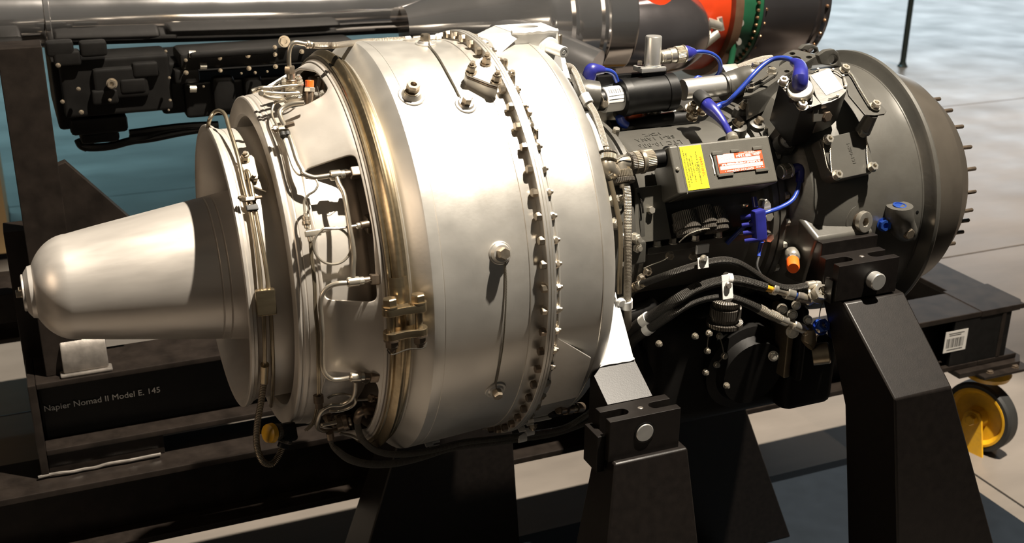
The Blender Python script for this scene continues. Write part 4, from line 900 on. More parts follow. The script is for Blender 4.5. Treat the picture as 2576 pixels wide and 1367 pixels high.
# grey elbow at the right end of the air tube
MB().tube([A('c', 260, 610, .025), A('c', 440, 560, .022), A('c', 600, 490, .015), A('c', 720, 460, .008), A('c', 800, 480, .004)], [.0225, .0225, .0215, .019, .014], 28, 4).build('air_elbow', 'grey_paint', en)
MB().turn(A('c', 255, 615, .025), AX, [(0, .0175), (0, .0235), (.012, .0235)], 28).build('elbow_rim', 'grey_paint', en)

TS = .66
# ---- blue T lead down to the ignition box
tb_ = [IB.hit('V', 1465, 515, -.015), Sz('V', 1380, 360, .190), Sz('V', 1290, 240, .190), Sz('V', 1215, 165, .190), Sz('V', 1140, 85, .188)]
bt = MB().tube(tb_, [.0078, .0085, .0125, .0160, .0150], 20, 5).build('ignition_lead_boot', 'blue_plastic', en)
MB().tube([Sz('V', 1155, 95, .190), Sz('V', 1120, 60, .190), Sz('V', 1070, 10, .188)], [.0165, .0185, .0165], 22, 2).build('boot_cap', 'rubber', bt)
MB().turn(IB.hit('V', 1470, 520, -.014), (tb_[1]-tb_[0]).normalized(), [(-.006, .0085), (.002, .0092), (.004, .0085)]).build('ferrule', 'nickel', bt)
MB().tube([Sz('V', 1275, 160, .192), Sz('V', 1340, 120, .196), Sz('V', 1420, 85, .204), Sz('c', 400, 770, .214), Sz('c', 560, 600, .228), Sz('c', 700, 440, .240), Sz('c', 850, 290, .250), Sz('c', 1000, 190, .258), Sz('c', 1150, 160, .264), Sz('c', 1280, 180, .268), Sz('c', 1360, 230, .270)], [.0088, .0078, .0060, .0056, .0056, .0056, .0056, .0056, .0056, .0060, .0064], 14).build('blue_cable', 'blue_cable', bt)
# lower right blue lead of the box
h2 = -.030
a = IB.hit('V', 1995, 900, h2); 
cr = conn(ib, (IB.hit('L', 1645, 285, h2), IB.hit('L', 1745, 265, h2)), [(0, .55, .0105, 'nickel', 'connector'), (.15, .7, .0122, 'knurl', 'knurled_ring'), (.7, .95, .0112, 'nickel', 'rim')])
MB().tube([IB.hit('L', 1735, 265, h2), IB.hit('L', 1800, 250, h2), IB.hit('L', 1820, 280, h2), IB.hit('L', 1818, 340, h2), IB.hit('L', 1815, 370, h2)], [.0108, .0115, .0112, .0090, .0085], 18, 4).build('cable_boot', 'blue_plastic', cr)
MB().tube([IB.hit('L', 1815, 360, h2), IB.hit('L', 1800, 440, h2), IB.hit('L', 1750, 530, h2), IB.hit('L', 1650, 590, h2), IB.hit('L', 1540, 630, h2), IB.hit('L', 1430, 680, -.04), IB.hit('L', 1330, 760, -.055), IB.hit('L', 1260, 830, -.07), IB.hit('L', 1190, 900, -.08)], .0052, 14).build('blue_cable', 'blue_cable', cr)
# blue terminal strip under the box
ts = MB().tube([IB.hit('L', 1425, 500, -.03), IB.hit('L', 1440, 590, -.03)], .0062, 14, 1).build('terminal_block', 'blue_plastic', en)
a, b_ = IB.hit('L', 1440, 600, -.03), IB.hit('L', 1490, 880, -.04)
Mt = frame((a+b_)/2, nrm((a+b_)/2), b_-a)
MB().box(Mt, ((b_-a).length, .021, .016), bev=.005).build('strip', 'blue_plastic', ts)
for k in range(4): MB().tube([a+(b_-a)*(.2+.24*k)-EX*.006, a+(b_-a)*(.2+.24*k)-EX*.022+Vector((0, .01, -.004))], [.0065, .0055], 14, 1).build('terminal', 'blue_plastic', ts)
MB().tube([b_, IB.hit('L', 1470, 960, -.05), IB.hit('L', 1465, 1010, -.05)], [.006, .0045, .004], 12, 3).build('tail', 'blue_cable', ts)
MB().tube([IB.hit('L', 1470, 1000, -.05), IB.hit('L', 1450, 1090, -.05), IB.hit('L', 1480, 1160, -.05), IB.hit('L', 1500, 1190, -.05)], [.003, .003, .003, .006], 10, 4).build('black_lead', 'rubber', ts)
for x, y in ((1500, 580), (1520, 660), (1525, 830), (1490, 560)): bolt(en, Sz('L', x, y, .160), nrm(Sz('L', x, y, .160)), .008, .012, 'bolt', 'nickel')
TS = 1.0
# plugs under the box
for x, y in ((860, 800), (1010, 760), (1100, 770)):
    p = Sz('L', x, y, .165); d_ = Vector((0, -.55, -.84)).normalized()
    pg = MB().turn(p-d_*.03, d_, [(0, .019), (.014, .019), (.0145, .021), (.026, .021), (.027, .0185), (.034, .0185)], 28).build('plug', 'dark_knurl', en)
wire(en, [Sz('L', 780, 890, .185), Sz('L', 860, 820, .19), Sz('L', 960, 780, .19), Sz('L', 1040, 770, .19)], .0010)

BS = .8
# ---- on the inlet case: square panel with four hollow bolts
SPn = Pl(57, .2155, .535)
sq = SPn.poly('N', [(735, 920), (1110, 835), (1200, 1200), (900, 1265), (830, 1225)])
pn = MB().prism(SPn.M, sq, -.004, 0, .001).build('access_panel', 'grey_paint', en)
MB().prism(SPn.M, [((x-.0)*1.02, y*1.02) for x, y in sq], -.030, -.0045, .004).build('panel_pad', 'grey_paint', pn)
for x, y in ((790, 930), (1090, 868), (1172, 1165), (868, 1235)): bolt(pn, SPn.hit('N', x, y, .004), SPn.n, .0082, .010, 'hollow', 'nickel')
wire(pn, [SPn.hit('N', x, y, .003) for x, y in ((815, 950), (820, 1050), (825, 1140), (835, 1220))], .0013); wire(pn, [SPn.hit('N', x, y, .003) for x, y in ((1120, 880), (1132, 980), (1135, 1080), (1145, 1150))], .0013)
wire(pn, [SPn.hit('N', x, y, .001) for x, y in ((748, 930), (765, 1030), (800, 1180), (860, 1245))], .0009)
text('1-300-131', .0085, frame(SPn.hit('N', 995, 1045, .0002), SPn.n, -Vector(SPn.M.col[1].to_3d())+EX*.08), 'grey_paint', pn, 'stamped_number', .0004)
# sensor box with half-round end
BX = Pl(0, .262, .49, (-.2, -.48, .85))
blk = BX.poly('N', [(372, 455), (480, 400), (600, 470), (735, 628), (555, 690), (470, 580)])
sb = MB().prism(BX.M, blk, -.075, 0, .0015).build('sensor_box', 'black_paint', en)
dcen = BX.q('N', 790, 470); dr_ = abs(BX.q('N', 965, 470)[0]-dcen[0]) 
arc = BX.poly('N', [(622, 365), (700, 325), (790, 310), (880, 335), (945, 390), (970, 455), (955, 515), (900, 570), (830, 605), (740, 632), (690, 560)])
MB().prism(BX.M, arc, -.060, .001, .0015).build('sensor_drum', 'grey_paint', sb)
lb = BX.poly('N', [(648, 385), (805, 322), (925, 495), (778, 552)])
MB().prism(BX.M, lb, .0012, .0018, 0).build('label', 'white_print', sb, label='blank white label')
MB().prism(BX.M, BX.poly('N', [(372, 455), (480, 400), (520, 430), (600, 470), (735, 628), (555, 690), (470, 580)]), .0002, .0022, .0005).build('lid', 'grey_paint', sb)
for x, y in ((410, 440), (572, 645)): bolt(sb, BX.hit('N', x, y, .003), BX.n, .0082, .011, 'hollow', 'nickel')
for x, y in ((708, 328), (838, 330), (925, 385), (945, 475), (878, 553), (643, 648), (430, 490), (470, 412)): bolt(sb, BX.hit('N', x, y, .002), BX.n, .0028, .0035, 'screw', 'nickel')
wire(sb, [BX.hit('N', x, y, .004) for x, y in ((425, 455), (460, 520), (500, 590), (540, 650))], .0011, 'dark_braid'); wire(sb, [BX.hit('N', x, y, .004) for x, y in ((838, 332), (880, 352), (925, 385))], .0009)
wire(sb, [BX.hit('N', x, y, .003) for x, y in ((800, 578), (840, 570), (878, 553))], .0009); wire(sb, [BX.hit('N', x, y, .003) for x, y in ((945, 475), (935, 440), (925, 385))], .0009)
wire(sb, [BX.hit('N', x, y, .003) for x, y in ((630, 352), (670, 345), (708, 328))], .0009)
MB().box(frame(BX.hit('N', 560, 535, .004), BX.n, Vector((.8, -.5, 0))), (.034, .034, .008), bev=.002).build('connector_flange', 'black_paint', sb)
ca_ = BX.hit('N', 560, 535, .006); cb_ = BX.hit('N', 555, 440, .030)
conn(sb, (ca_, cb_), [(0, .35, .0175, 'tube_metal', 'connector'), (.2, .55, .0188, 'nickel', 'knurled_ring')])
MB().tube([BX.hit('N', 558, 490, .012), BX.hit('N', 556, 400, .028), Sz('N', 560, 330, .282), Sz('N', 545, 285, .278), Sz('N', 500, 260, .273), Sz('c', 1350, 225, .270)], [.0118, .0120, .0108, .0090, .0062, .0040], 20, 4).build('cable_boot', 'blue_plastic', sb)
p = BX.hit('N', 775, 725, -.02); bolt(sb, p, Vector((0, -1, .1)), .010, .008, 'bolt', 'dark_bolt')
MB().prism(frame(BX.hit('N', 715, 700, -.015), (0, -1, .15)), [(-.012, -.012), (.012, -.012), (.012, .006), (-.004, .014), (-.012, .008)], 0, .004, .001).build('side_tab', 'grey_paint', sb)
# two-bolt strap plate
SPl = Pl(28, .243, .59)
st_ = MB().prism(SPl.M, SPl.poly('N', [(905, 335), (935, 300), (985, 325), (1300, 680), (1285, 705), (1200, 717), (1115, 712), (975, 545), (955, 470)]), -.003, 0, .0008).build('strap_plate', 'grey_paint', en)
for x, y in ((935, 335), (1197, 645)): bolt(st_, SPl.hit('N', x, y, .003), SPl.n, .0085, .011, 'hollow', 'nickel')
wire(st_, [SPl.hit('N', x, y, .004) for x, y in ((965, 345), (1000, 375), (1060, 480), (1120, 580), (1165, 650))], .0014)
MB().turn(SPl.hit('N', 1185, 690, 0)-SPl.n*.038, SPl.n, [(0, .012), (.034, .009)]).build('plate_post', 'grey_paint', st_)
MB().turn(SPl.hit('N', 960, 360, 0)-SPl.n*.038, SPl.n, [(0, .012), (.034, .009)]).build('plate_post', 'grey_paint', st_)
# top mounting flange with holes and two lifting lugs
TP = Pl(12, .2135, .5)
def ell(pl, f, cx, cy, rx, ry, a=0, n=16):
    o = []
    for i in range(n): t_ = 2*PI*i/n; u, v = rx*math.cos(t_), ry*math.sin(t_); o.append(pl.q(f, cx+u*math.cos(a)-v*math.sin(a), cy+u*math.sin(a)+v*math.cos(a)))
    return o
out = TP.poly('c', [(1230, 75), (1340, 28), (1400, 30), (1705, 108), (1690, 135), (1110, 490), (900, 640), (660, 745), (560, 760), (620, 560), (800, 400), (900, 280)])
hl = [ell(TP, 'c', 1325, 88, 45, 22), ell(TP, 'c', 1585, 145, 48, 22), ell(TP, 'c', 1290, 225, 180, 80, -.35), ell(TP, 'c', 985, 303, 42, 22), ell(TP, 'c', 1240, 365, 42, 22)]
tf = MB().prism(TP.M, out, -.006, 0, .0008, hl).build('top_flange', 'grey_paint', en)
pt_ = TP.poly('c', [(655, 740), (880, 625), (1110, 488), (1400, 310), (1680, 142), (1480, 70), (1200, 120), (900, 300), (640, 570)]); cx_ = sum(p[0] for p in pt_)/9; cy_ = sum(p[1] for p in pt_)/9; lv = []
for h_, k_, sx_ in ((-.0065, 1, 0), (-.018, .95, .002), (-.026, .94, .004), (-.036, .96, .006), (-.045, 1.0, .008)): lv += [TP.M @ Vector((cx_+(p[0]-cx_)*k_+sx_, cy_+(p[1]-cy_)*k_+sx_*.6, h_)) for p in pt_]
MB().add(lv, [(r_*9+i, r_*9+(i+1) % 9, r_*9+9+(i+1) % 9, r_*9+9+i) for r_ in range(4) for i in range(9)]+[tuple(range(9))]).build('flange_pedestal', 'grey_paint', tf, 50, merge=True)
pad_ = TP.poly('c', [(600, 640), (640, 580), (1000, 345), (1080, 360), (1095, 420), (1050, 470), (700, 700), (620, 700)])
fp = MB().prism(TP.M, pad_, .0005, .006, .001).build('elbow_flange', 'grey_paint', en)
for x, y in ((655, 615), (1000, 395), (740, 315)): bolt(fp, TP.hit('c', x, y, .006), TP.n, .0078, .010, 'hollow', 'nickel')
wire(fp, [TP.hit('c', x, y, .009) for x, y in ((690, 590), (800, 525), (900, 460), (960, 415))], .0011)
for pts, hole_ in (([(712, 205), (740, 185), (780, 160), (850, 150), (890, 180), (905, 250), (930, 315), (880, 300), (740, 280)], (840, 240, 40, 42)), ([(560, 150), (600, 115), (660, 108), (710, 130), (728, 190), (700, 195), (640, 170)], (665, 165, 38, 22))):
    Yl = -.005 if hole_[0] > 700 else .055
    q = [PY(*zz('N', x, y), Yl) for x, y in pts]; hh = [PY(*zz('N', hole_[0]+hole_[2]*math.cos(t_), hole_[1]+hole_[3]*math.sin(t_)), Yl) for t_ in [2*PI*i/16 for i in range(16)]]
    MB().prism(frame((0, Yl, 0), (0, -1, 0), EX), [(p.x, p.z) for p in q], -.010, 0, .0015, [[(p.x, p.z) for p in hh]]).build('lifting_lug', 'grey_paint', ic)
MB().tube([PY(*zz('c', x, y), .06) for x, y in ((400, 350), (500, 315), (620, 270), (780, 215), (900, 185), (1000, 175))], .0066, 14).build('braided_hose', 'pale_braid', en)
MB().box(frame(PY(*zz('c', 350, 360), .055), (0, -.5, .8)), (.03, .02, .014), bev=.003).build('hose_bracket', 'nickel', en)
# joint ears and bolts near the blue lead
for f, x, y, r_ in (('c', 465, 1190, .0095), ('c', 785, 1165, .0075), ('c', 545, 935, .0070)):
    p = Sz(f, x, y, .168); MB().turn(p-nrm(p)*.012, nrm(p), [(0, r_*2), (.010, r_*1.7), (.011, r_*1.4)]).build('flange_ear', 'grey_paint', ic); bolt(ic, p-nrm(p)*.002, nrm(p)+EX*.3, r_, .013, 'bolt', 'bolt_metal')
# hex plugs and fittings on the inlet case
def plug(f, x, y, r, parent, segs, n=None):
    p = Sz(f, x, y, r); return p, (nrm(p) if n is None else Vector(n).normalized())
p, n = plug('N', 440, 948, .185, ic, None); k = MB().turn(p-n*.012, n, [(0, .017), (.012, .015)]).build('plug_boss', 'grey_paint', en); bolt(k, p, n, .0108, .011, 'hollow', 'silver')
p, n = plug('O', 770, 455, .196, ic, None); k = MB().turn(p-n*.012, n, [(0, .030), (.010, .026), (.014, .024)], 36).build('plug_boss', 'grey_paint', en)
hx = [(.0058*math.cos(PI/3*i), .0072*math.sin(PI/3*i)) for i in range(6)]; rd = [(.0130*math.cos(PI/18*i), .0165*math.sin(PI/18*i)) for i in range(36)]
MB().prism(frame(p+n*.002, n), rd, .006, .016, .001, [hx]).build('socket_plug', 'nickel', k)
MB().turn(p+n*.002, n, [(0, .0125), (.007, .0125)]).build('plug_seat', 'dark_bolt', k)
p, n = plug('O', 960, 490, .206, ic, None, (-.35, -.9, .15)); bolt(ic, p, n, .0108, .014, 'hollow', 'blue_anodised')
MB().turn(p-n*.02, n, [(0, .010), (.022, .009)]).build('plug_stem', 'blue_anodised', ic)
lg = MB().tube([Sz('O', 1080, 350, .216), Sz('O', 1075, 420, .213), Sz('O', 1090, 490, .208), Sz('O', 1135, 550, .206)], [.020, .022, .021, .017], 22, 3).build('cast_lug', 'grey_paint', en)
MB().turn(Sz('O', 1080, 350, .216), (0, -.15, 1), [(0, .0105), (.0012, .0105), (.0014, .0080), (.0002, .0078)]).build('port', 'blue_anodised', lg)
p = Sz('O', 1138, 552, .222); bolt(lg, p, nrm(p), .0105, .010, 'bolt', 'bolt_metal')
bolt(ic, Sz('O', 1210, 400, .2055), nrm(Sz('O', 1210, 400, .2055)), .004, .001, 'screw', 'black_paint')
# mount pad that rests on the stand
MP = [(.466, -.130, ZA+.042), (.586, -.130, ZA+.042), (.580, -.212, ZA-.001), (.474, -.212, ZA-.001)]
for s in (1, -1):
    v = [Vector((x, y*s, z)) for x, y, z in MP]; mb = MB(); mb.add(v+[Vector((p.x, p.y*.9, ZA-.085)) for p in v], [(0, 1, 2, 3), (7, 6, 5, 4), (0, 4, 5, 1), (1, 5, 6, 2), (2, 6, 7, 3), (3, 7, 4, 0)])
    o = mb.build('mount_pad', 'grey_paint', ic, 30, merge=True); bvm = o.modifiers.new('edge', 'BEVEL'); bvm.width = .006; bvm.segments = 3; flat_normals(o)
# orange capped union
p = Sz('M', 1550, 175, .190); d_ = (Sz('M', 1560, 300, .235)-p).normalized()
un = MB().turn(p-d_*.02, d_, [(0, .0115), (.014, .0115), (.018, .009)]).build('union', 'nickel', en); bolt(un, p-d_*.004, d_, .0122, .013, 'head', 'steel_foot')
MB().turn(p+d_*.010, d_, [(0, .0098), (.022, .0096), (.027, .008)], 26).build('cap', 'orange_plastic', un)

# ================================================================== pipework round the exhaust
def path(r, *runs): return [Sz(f, x, y, r) for f, pts in runs for x, y in pts]
TS, CS, BS = .54, .55, .72
# bronze twin tubes on the duct
RT_ = .1975
t1 = [Sz('P', 523, 330, .188), Sz('P', 526, 305, .206), Sz('P', 538, 284, .216), Sz('P', 553, 279, .220), Sz('P', 567, 291, .218), Sz('P', 577, 325, .210), Sz('P', 589, 362, .204), Sz('P', 601, 405, .200), Sz('P', 613, 462, .198), Sz('P', 632, 541, .198), Sz('P', 647, 640, .198), Sz('P', 657, 735, .199)]
MB().tube(t1, .0050, 12).build('sensor_tube', 'bronze_tube', en)
t2 = [Sz('P', 622, 452, .190), Sz('P', 619, 432, .196), Sz('P', 625, 437, .199), Sz('P', 634, 480, .198), Sz('P', 643, 530, .198), Sz('P', 655, 596, .198), Sz('P', 667, 660, .198), Sz('P', 677, 735, .199)]
MB().tube(t2, .0050, 12).build('sensor_tube', 'bronze_tube', en)
p0 = Sz('P', 669, 760, .201)
jb = MB().box(frame(p0, nrm(p0)+NX_*.15), (.0245, .034, .011), bev=.0025).build('junction_box', 'clamp_metal', en)
MB().tube([Sz('P', 663, 785, .200), Sz('P', 665, 850, .200), Sz('P', 666, 925, .200)], .0050, 12, 4).build('sensor_tube', 'bronze_tube', en)
MB().tube([Sz('P', 681, 785, .199), Sz('P', 685, 867, .198), Sz('P', 687, 940, .196), Sz('P', 685, 1000, .196), Sz('P', 682, 1022, .192)], .0050, 12, 4).build('sensor_tube', 'bronze_tube', en)
ps_ = Sz('P', 664, 960, .201); Yh = ps_.y
MB().tube([Sz('P', 666, 918, .201), Sz('P', 664, 964, .201)], [.0105, .0095], 18, 1).build('hose_sleeve', 'clamp_metal', en)
MB().tube([ps_]+[PY(x, y, Yh+d_) for x, y, d_ in ((656.5, 1013, .0), (647, 1068, .0), (646, 1120, .0), (660, 1160, .0), (683, 1168, .005), (701, 1147, .010), (712, 1120, .015))], .0080, 14, 8).build('flexible_conduit', 'corrugated', en)
CS = .8
cn = conn(en, (PY(710, 1128, Yh+.015), PY(722, 1095, Yh+.02)), [(0, .5, .0095, 'black_paint', 'cable_plug'), (.4, .7, .0125, 'dark_knurl', 'plug_collar')])
MB().box(frame(PY(722, 1088, Yh+.025), Vector((-1, -.2, .1))), (.026, .026, .022), bev=.005).build('plug_body', 'black_paint', cn)
conn(cn, (PY(712, 1085, Yh+.022), PY(676, 1091, Yh+.01)), [(0, .35, .0125, 'black_paint', 'plug_barrel'), (.3, .6, .0140, 'dark_knurl', 'plug_collar'), (.55, .8, .0130, 'black_paint', 'plug_barrel')])
MB().turn(PY(684, 1090, Yh+.013), (PY(676, 1091, Yh+.01)-PY(712, 1085, Yh+.022)), [(0, .0135), (.007, .0125), (.009, .008)], 26).build('plug_cap', 'yellow_paint', cn)
CS = .55
# clip and bracket on the duct
for f, x, y in (('B', 1720, 140),):
    p = Sz(f, x, y, .203); k = MB().box(frame(p, nrm(p)), (.016, .006, .004), bev=.001).build('tube_clip', 'dark_bolt', en); bolt(k, p+nrm(p)*.003-EX*.008, NX_+nrm(p)*.6, .0055, .012, 'nut', 'bolt_metal'); bolt(k, p+nrm(p)*.002+EX*.006, EX, .0035, .012, 'stud', 'dark_bolt')
    MB().box(frame(Sz('B', 1735, 200, .201), nrm(p)), (.015, .008, .005), bev=.0015).build('clip_pad', 'rubber', k)
pb_ = Sz('A', 1740, 1200, .1915); Mb = frame(pb_, nrm(pb_))
bk = MB().prism(Mb, [(-.014, .028), (.004, .030), (.014, .012), (.016, -.020), (.010, -.032), (-.006, -.020)], 0, .003, .0006).build('sensor_bracket', 'tube_metal', en)
for f, x, y in (('A', 1685, 1105), ('A', 1745, 1245)): p = Sz(f, x, y, .1945); bolt(bk, p, nrm(p), .0075, .020, 'nut', 'bolt_metal')
# case tubes, thick and thin
thick = [Sz('D', 975, 712, .262), Sz('D', 880, 722, .260), Sz('D', 805, 752, .256), Sz('D', 765, 795, .253), Sz('D', 780, 860, .251), Sz('D', 815, 925, .2515), Sz('D', 848, 1000, .2525), Sz('D', 880, 1100, .2535), Sz('D', 912, 1205, .2545), Sz('D', 955, 1290, .2555), Sz('F', 560, 128, .2565), Sz('F', 640, 158, .258), Sz('F', 710, 155, .259), Sz('F', 790, 142, .260)]
MB().tube(thick, .0058, 14).build('fuel_manifold_tube', 'tube_metal', en)
thin = [Sz('Y', 480, 1195, .256), Sz('Y', 400, 1220, .254), Sz('Y', 320, 1235, .252), Sz('D', 700, 770, .248), Sz('D', 702, 830, .246), Sz('D', 735, 900, .247), Sz('D', 770, 975, .248), Sz('D', 805, 1055, .249), Sz('D', 850, 1190, .251), Sz('D', 890, 1290, .252), Sz('F', 530, 140, .254), Sz('F', 600, 138, .256), Sz('F', 655, 165, .258), Sz('F', 682, 220, .258), Sz('F', 655, 275, .257), Sz('F', 600, 312, .254), Sz('F', 566, 370, .252), Sz('F', 570, 470, .252)]
MB().tube(thin, .0029, 12).build('drain_tube', 'tube_metal', en)
ck = Sz('D', 790, 935, .256); k = MB().box(frame(ck, nrm(ck)), (.013, .007, .006), bev=.0015).build('tube_clip', 'tube_metal', en)
bolt(k, ck-EX*.007, NX_, .006, .010, 'nut', 'bolt_metal'); bolt(k, ck+EX*.004+nrm(ck)*.004, EX+nrm(ck)*.3, .0042, .015, 'stud', 'dark_bolt')
for f, x, y in (('D', 790, 990), ('D', 830, 985)): MB().tube([Sz(f, x, y-14, .253), Sz(f, x+6, y+14, .253)], .0072, 14, 1).build('clip_pad', 'rubber', k)
def union(f, xa, ya, xb, yb, r, segs, r2=None): return conn(en, (Sz(f, xa, ya, r), Sz(f, xb, yb, r2 or r)), segs)
def tee(f, x, y, x2, y2, r, L_mat='tube_metal', rr=.0115):
    a, b_ = Sz(f, x, y, r), Sz(f, x2, y2, r); k = conn(en, (a, b_), [(0, .55, rr, L_mat, 'tee_fitting'), (.5, .75, rr*.82, 'nickel', 'tee_nut'), (.7, 1.2, rr*.7, 'dark_bolt', 'tee_stem')])
    ax = (b_-a).normalized(); MB().box(frame(b_+ax*.006, ax), (.013, .013, .012), bev=.002).build('tee_block', 'dark_bolt', k)
    wire(k, [a+(b_-a)*.5+nrm(a)*.010, a+(b_-a)*.7+nrm(a)*.013, b_+nrm(b_)*.006], .0009); return k
tee('F', 785, 145, 960, 125, .260); tee('F', 935, 1065, 1130, 1040, .262); tee('G', 1088, 528, 1240, 520, .262)
MB().tube([Sz('F', 845, 165, .262), Sz('F', 865, 220, .263), Sz('F', 905, 300, .264), Sz('F', 930, 430, .265), Sz('F', 958, 600, .266), Sz('F', 980, 720, .266), Sz('F', 992, 830, .265), Sz('F', 988, 920, .264), Sz('F', 985, 1030, .263)], .0056, 14).build('fuel_manifold_tube', 'tube_metal', en)
MB().tube([Sz('F', 935, 1068, .262), Sz('F', 850, 1075, .260), Sz('F', 770, 1105, .257), Sz('F', 720, 1170, .255), Sz('F', 705, 1260, .2535), Sz('F', 712, 1367, .253), Sz('G', 872, 200, .253), Sz('G', 872, 420, .253), Sz('G', 890, 495, .254), Sz('G', 940, 540, .256), Sz('G', 1010, 545, .258), Sz('G', 1090, 530, .260)], .0056, 14).build('fuel_manifold_tube', 'tube_metal', en)
MB().tube([Sz('G', 1132, 560, .262), Sz('G', 1128, 640, .260), Sz('G', 1100, 700, .258), Sz('G', 1020, 742, .256), Sz('G', 930, 750, .255), Sz('G', 870, 790, .255), Sz('G', 840, 860, .256), Sz('G', 835, 920, .257), Sz('G', 880, 945, .257), Sz('G', 960, 948, .257), Sz('G', 1050, 935, .256)], .0054, 14).build('fuel_manifold_tube', 'tube_metal', en)
# thin line coupling, tee with curled loop
union('F', 572, 460, 590, 600, .252, [(0, .3, .0045, 'tube_metal', 'coupling'), (.25, .55, .0085, 'bolt_metal', 'coupling_nut'), (.5, .8, .0098, 'bolt_metal', 'coupling_nut'), (.78, 1.0, .0062, 'tube_metal', 'coupling_end')])
k = conn(en, (Sz('F', 598, 600, .252), Sz('F', 622, 715, .252)), [(0, 1, .0060, 'tube_metal', 'line_tee')])
MB().box(frame((Sz('F', 640, 640, .253)), nrm(Sz('F', 640, 640, .253))), (.020, .0075, .006), bev=.0015).build('tee_body', 'tube_metal', k)
lc = Sz('F', 805, 748, .258); Ml = frame(lc, nrm(lc)); lp = []
for i in range(33):
    a = math.radians(95-360*i/32-0); lp.append(lc+Vector(Ml.col[0].to_3d())*(.0232*math.cos(a))+Vector(Ml.col[1].to_3d())*(.0225*math.sin(a))+nrm(lc)*(.004*i/32))
MB().tube([Sz('F', 690, 632, .254), Sz('F', 745, 622, .256)]+lp[2:-1]+[Sz('F', 850, 600, .262), Sz('F', 930, 588, .262), Sz('F', 1020, 575, .261), Sz('F', 1100, 572, .260)], .0030, 10, 3).build('pressure_line', 'tube_metal', en)
conn(en, (Sz('F', 1015, 578, .261), Sz('F', 1115, 560, .260)), [(0, .3, .0072, 'nickel', 'line_nut'), (.3, 1.1, .0085, 'dark_bolt', 'line_stem')])
for dx in (0, 14):
    MB().tube([Sz('F', 612+dx, 715, .252), Sz('F', 622+dx, 850, .2505), Sz('F', 645+dx, 1050, .2495), Sz('F', 655+dx, 1300, .2490), Sz('G', 830+dx, 200, .2490), Sz('G', 835+dx, 450, .249), Sz('G', 838+dx, 650, .249), Sz('G', 825+dx, 760, .249), Sz('G', 795+dx, 880, .248), Sz('G', 740+dx, 940, .247)], .0028, 10).build('drain_line', 'bronze_tube', en)
MB().turn(Sz('G', 842, 700, .250)+Vector((0, 0, .006)), (0, -.1, -1), [(0, .0065), (.010, .0065), (.011, .005), (.018, .005)]).build('line_union', 'dark_bolt', en)
MB().tube([Sz('G', 915, 690, .245), Sz('G', 970, 665, .245), Sz('G', 1050, 660, .247), Sz('G', 1120, 690, .248), Sz('G', 1130, 730, .250), Sz('G', 1080, 770, .250), Sz('G', 990, 795, .248), Sz('G', 930, 790, .247)], .0034, 10).build('pressure_line', 'tube_metal', en)
MB().tube([Sz('G', 1140, 705, .25), Sz('G', 1240, 700, .25)], .0030, 10, 1).build('pressure_line', 'tube_metal', en)
# fittings in the lowest opening
conn(en, (Sz('G', 1240, 690, .25), Sz('G', 1290, 695, .25)), [(0, .5, .010, 'dark_bolt', 'line_nut'), (.5, 1.2, .0075, 'dark_bolt', 'line_stem')])
conn(en, (Sz('G', 860, 905, .252), Sz('G', 985, 880, .25)), [(0, 1, .0055, 'tube_metal', 'stub_tube')]); conn(en, (Sz('G', 985, 900, .25), Sz('G', 1100, 870, .25)), [(0, .5, .0150, 'dark_bolt', 'drain_valve'), (.4, .8, .0185, 'dark_bolt', 'valve_collar'), (.8, 1, .011, 'bolt_metal', 'valve_nut')])
for x, y in ((1000, 830), (950, 850), (1060, 840), (910, 830)): bolt(en, Sz('G', x, y, .235), (0, -.8, -.5), .008, .02, 'nut', 'dark_bolt')
MB().tube([Sz('G', 1250, 790, .250), Sz('G', 1190, 790, .256), Sz('G', 1155, 820, .258), Sz('G', 1145, 870, .258)], [.0105, .0110, .0105, .0095], 16, 4).build('hose_elbow', 'dark_bolt', en)
Yq = Sz('G', 1145, 900, .258).y
MB().tube([Sz('G', 1145, 865, .258), PY(*zz('G', 1155, 940), Yq), PY(*zz('G', 1190, 1020), Yq), PY(*zz('G', 1280, 1095), Yq+.01), PY(*zz('G', 1400, 1130), Yq+.02), PY(*zz('G', 1560, 1125), Yq+.03), PY(*zz('G', 1720, 1100), Yq+.04), PY(*zz('J', 560, 710), Yq+.05), PY(*zz('J', 780, 685), Yq+.06), PY(*zz('J', 1000, 655), Yq+.07), PY(*zz('J', 1200, 620), Yq+.08), PY(*zz('J', 1320, 560), Yq+.08), PY(*zz('J', 1400, 500), Yq+.09)], .0085, 14).build('braided_hose', 'mid_braid', en)
MB().tube([PY(*zz('G', 930, 985), Yq), PY(*zz('G', 945, 1050), Yq), PY(*zz('G', 990, 1100), Yq), PY(*zz('G', 1080, 1165), Yq+.01), PY(*zz('G', 1220, 1205), Yq+.02), PY(*zz('G', 1400, 1205), Yq+.03), PY(*zz('G', 1560, 1175), Yq+.04), PY(*zz('G', 1700, 1135), Yq+.045), PY(*zz('J', 480, 745), Yq+.05), PY(*zz('J', 700, 715), Yq+.06), PY(*zz('J', 930, 685), Yq+.07), PY(*zz('J', 1150, 650), Yq+.08), PY(*zz('J', 1330, 590), Yq+.09), PY(*zz('J', 1420, 540), Yq+.09)], [.0055, .0055, .0085]+[.0100]*11, 14).build('braided_hose', 'mid_braid', en)
MB().tube([PY(*zz('G', 930, 960), Yq), PY(*zz('G', 940, 1010), Yq)], .0095, 14, 1).build('hose_union', 'dark_bolt', en)
MB().tube([PY(*zz('G', 1010, 965), Yq+.01), PY(*zz('G', 1100, 985), Yq+.01), PY(*zz('G', 1150, 1010), Yq+.01)], .0040, 10).build('stub_tube', 'tube_metal', en)
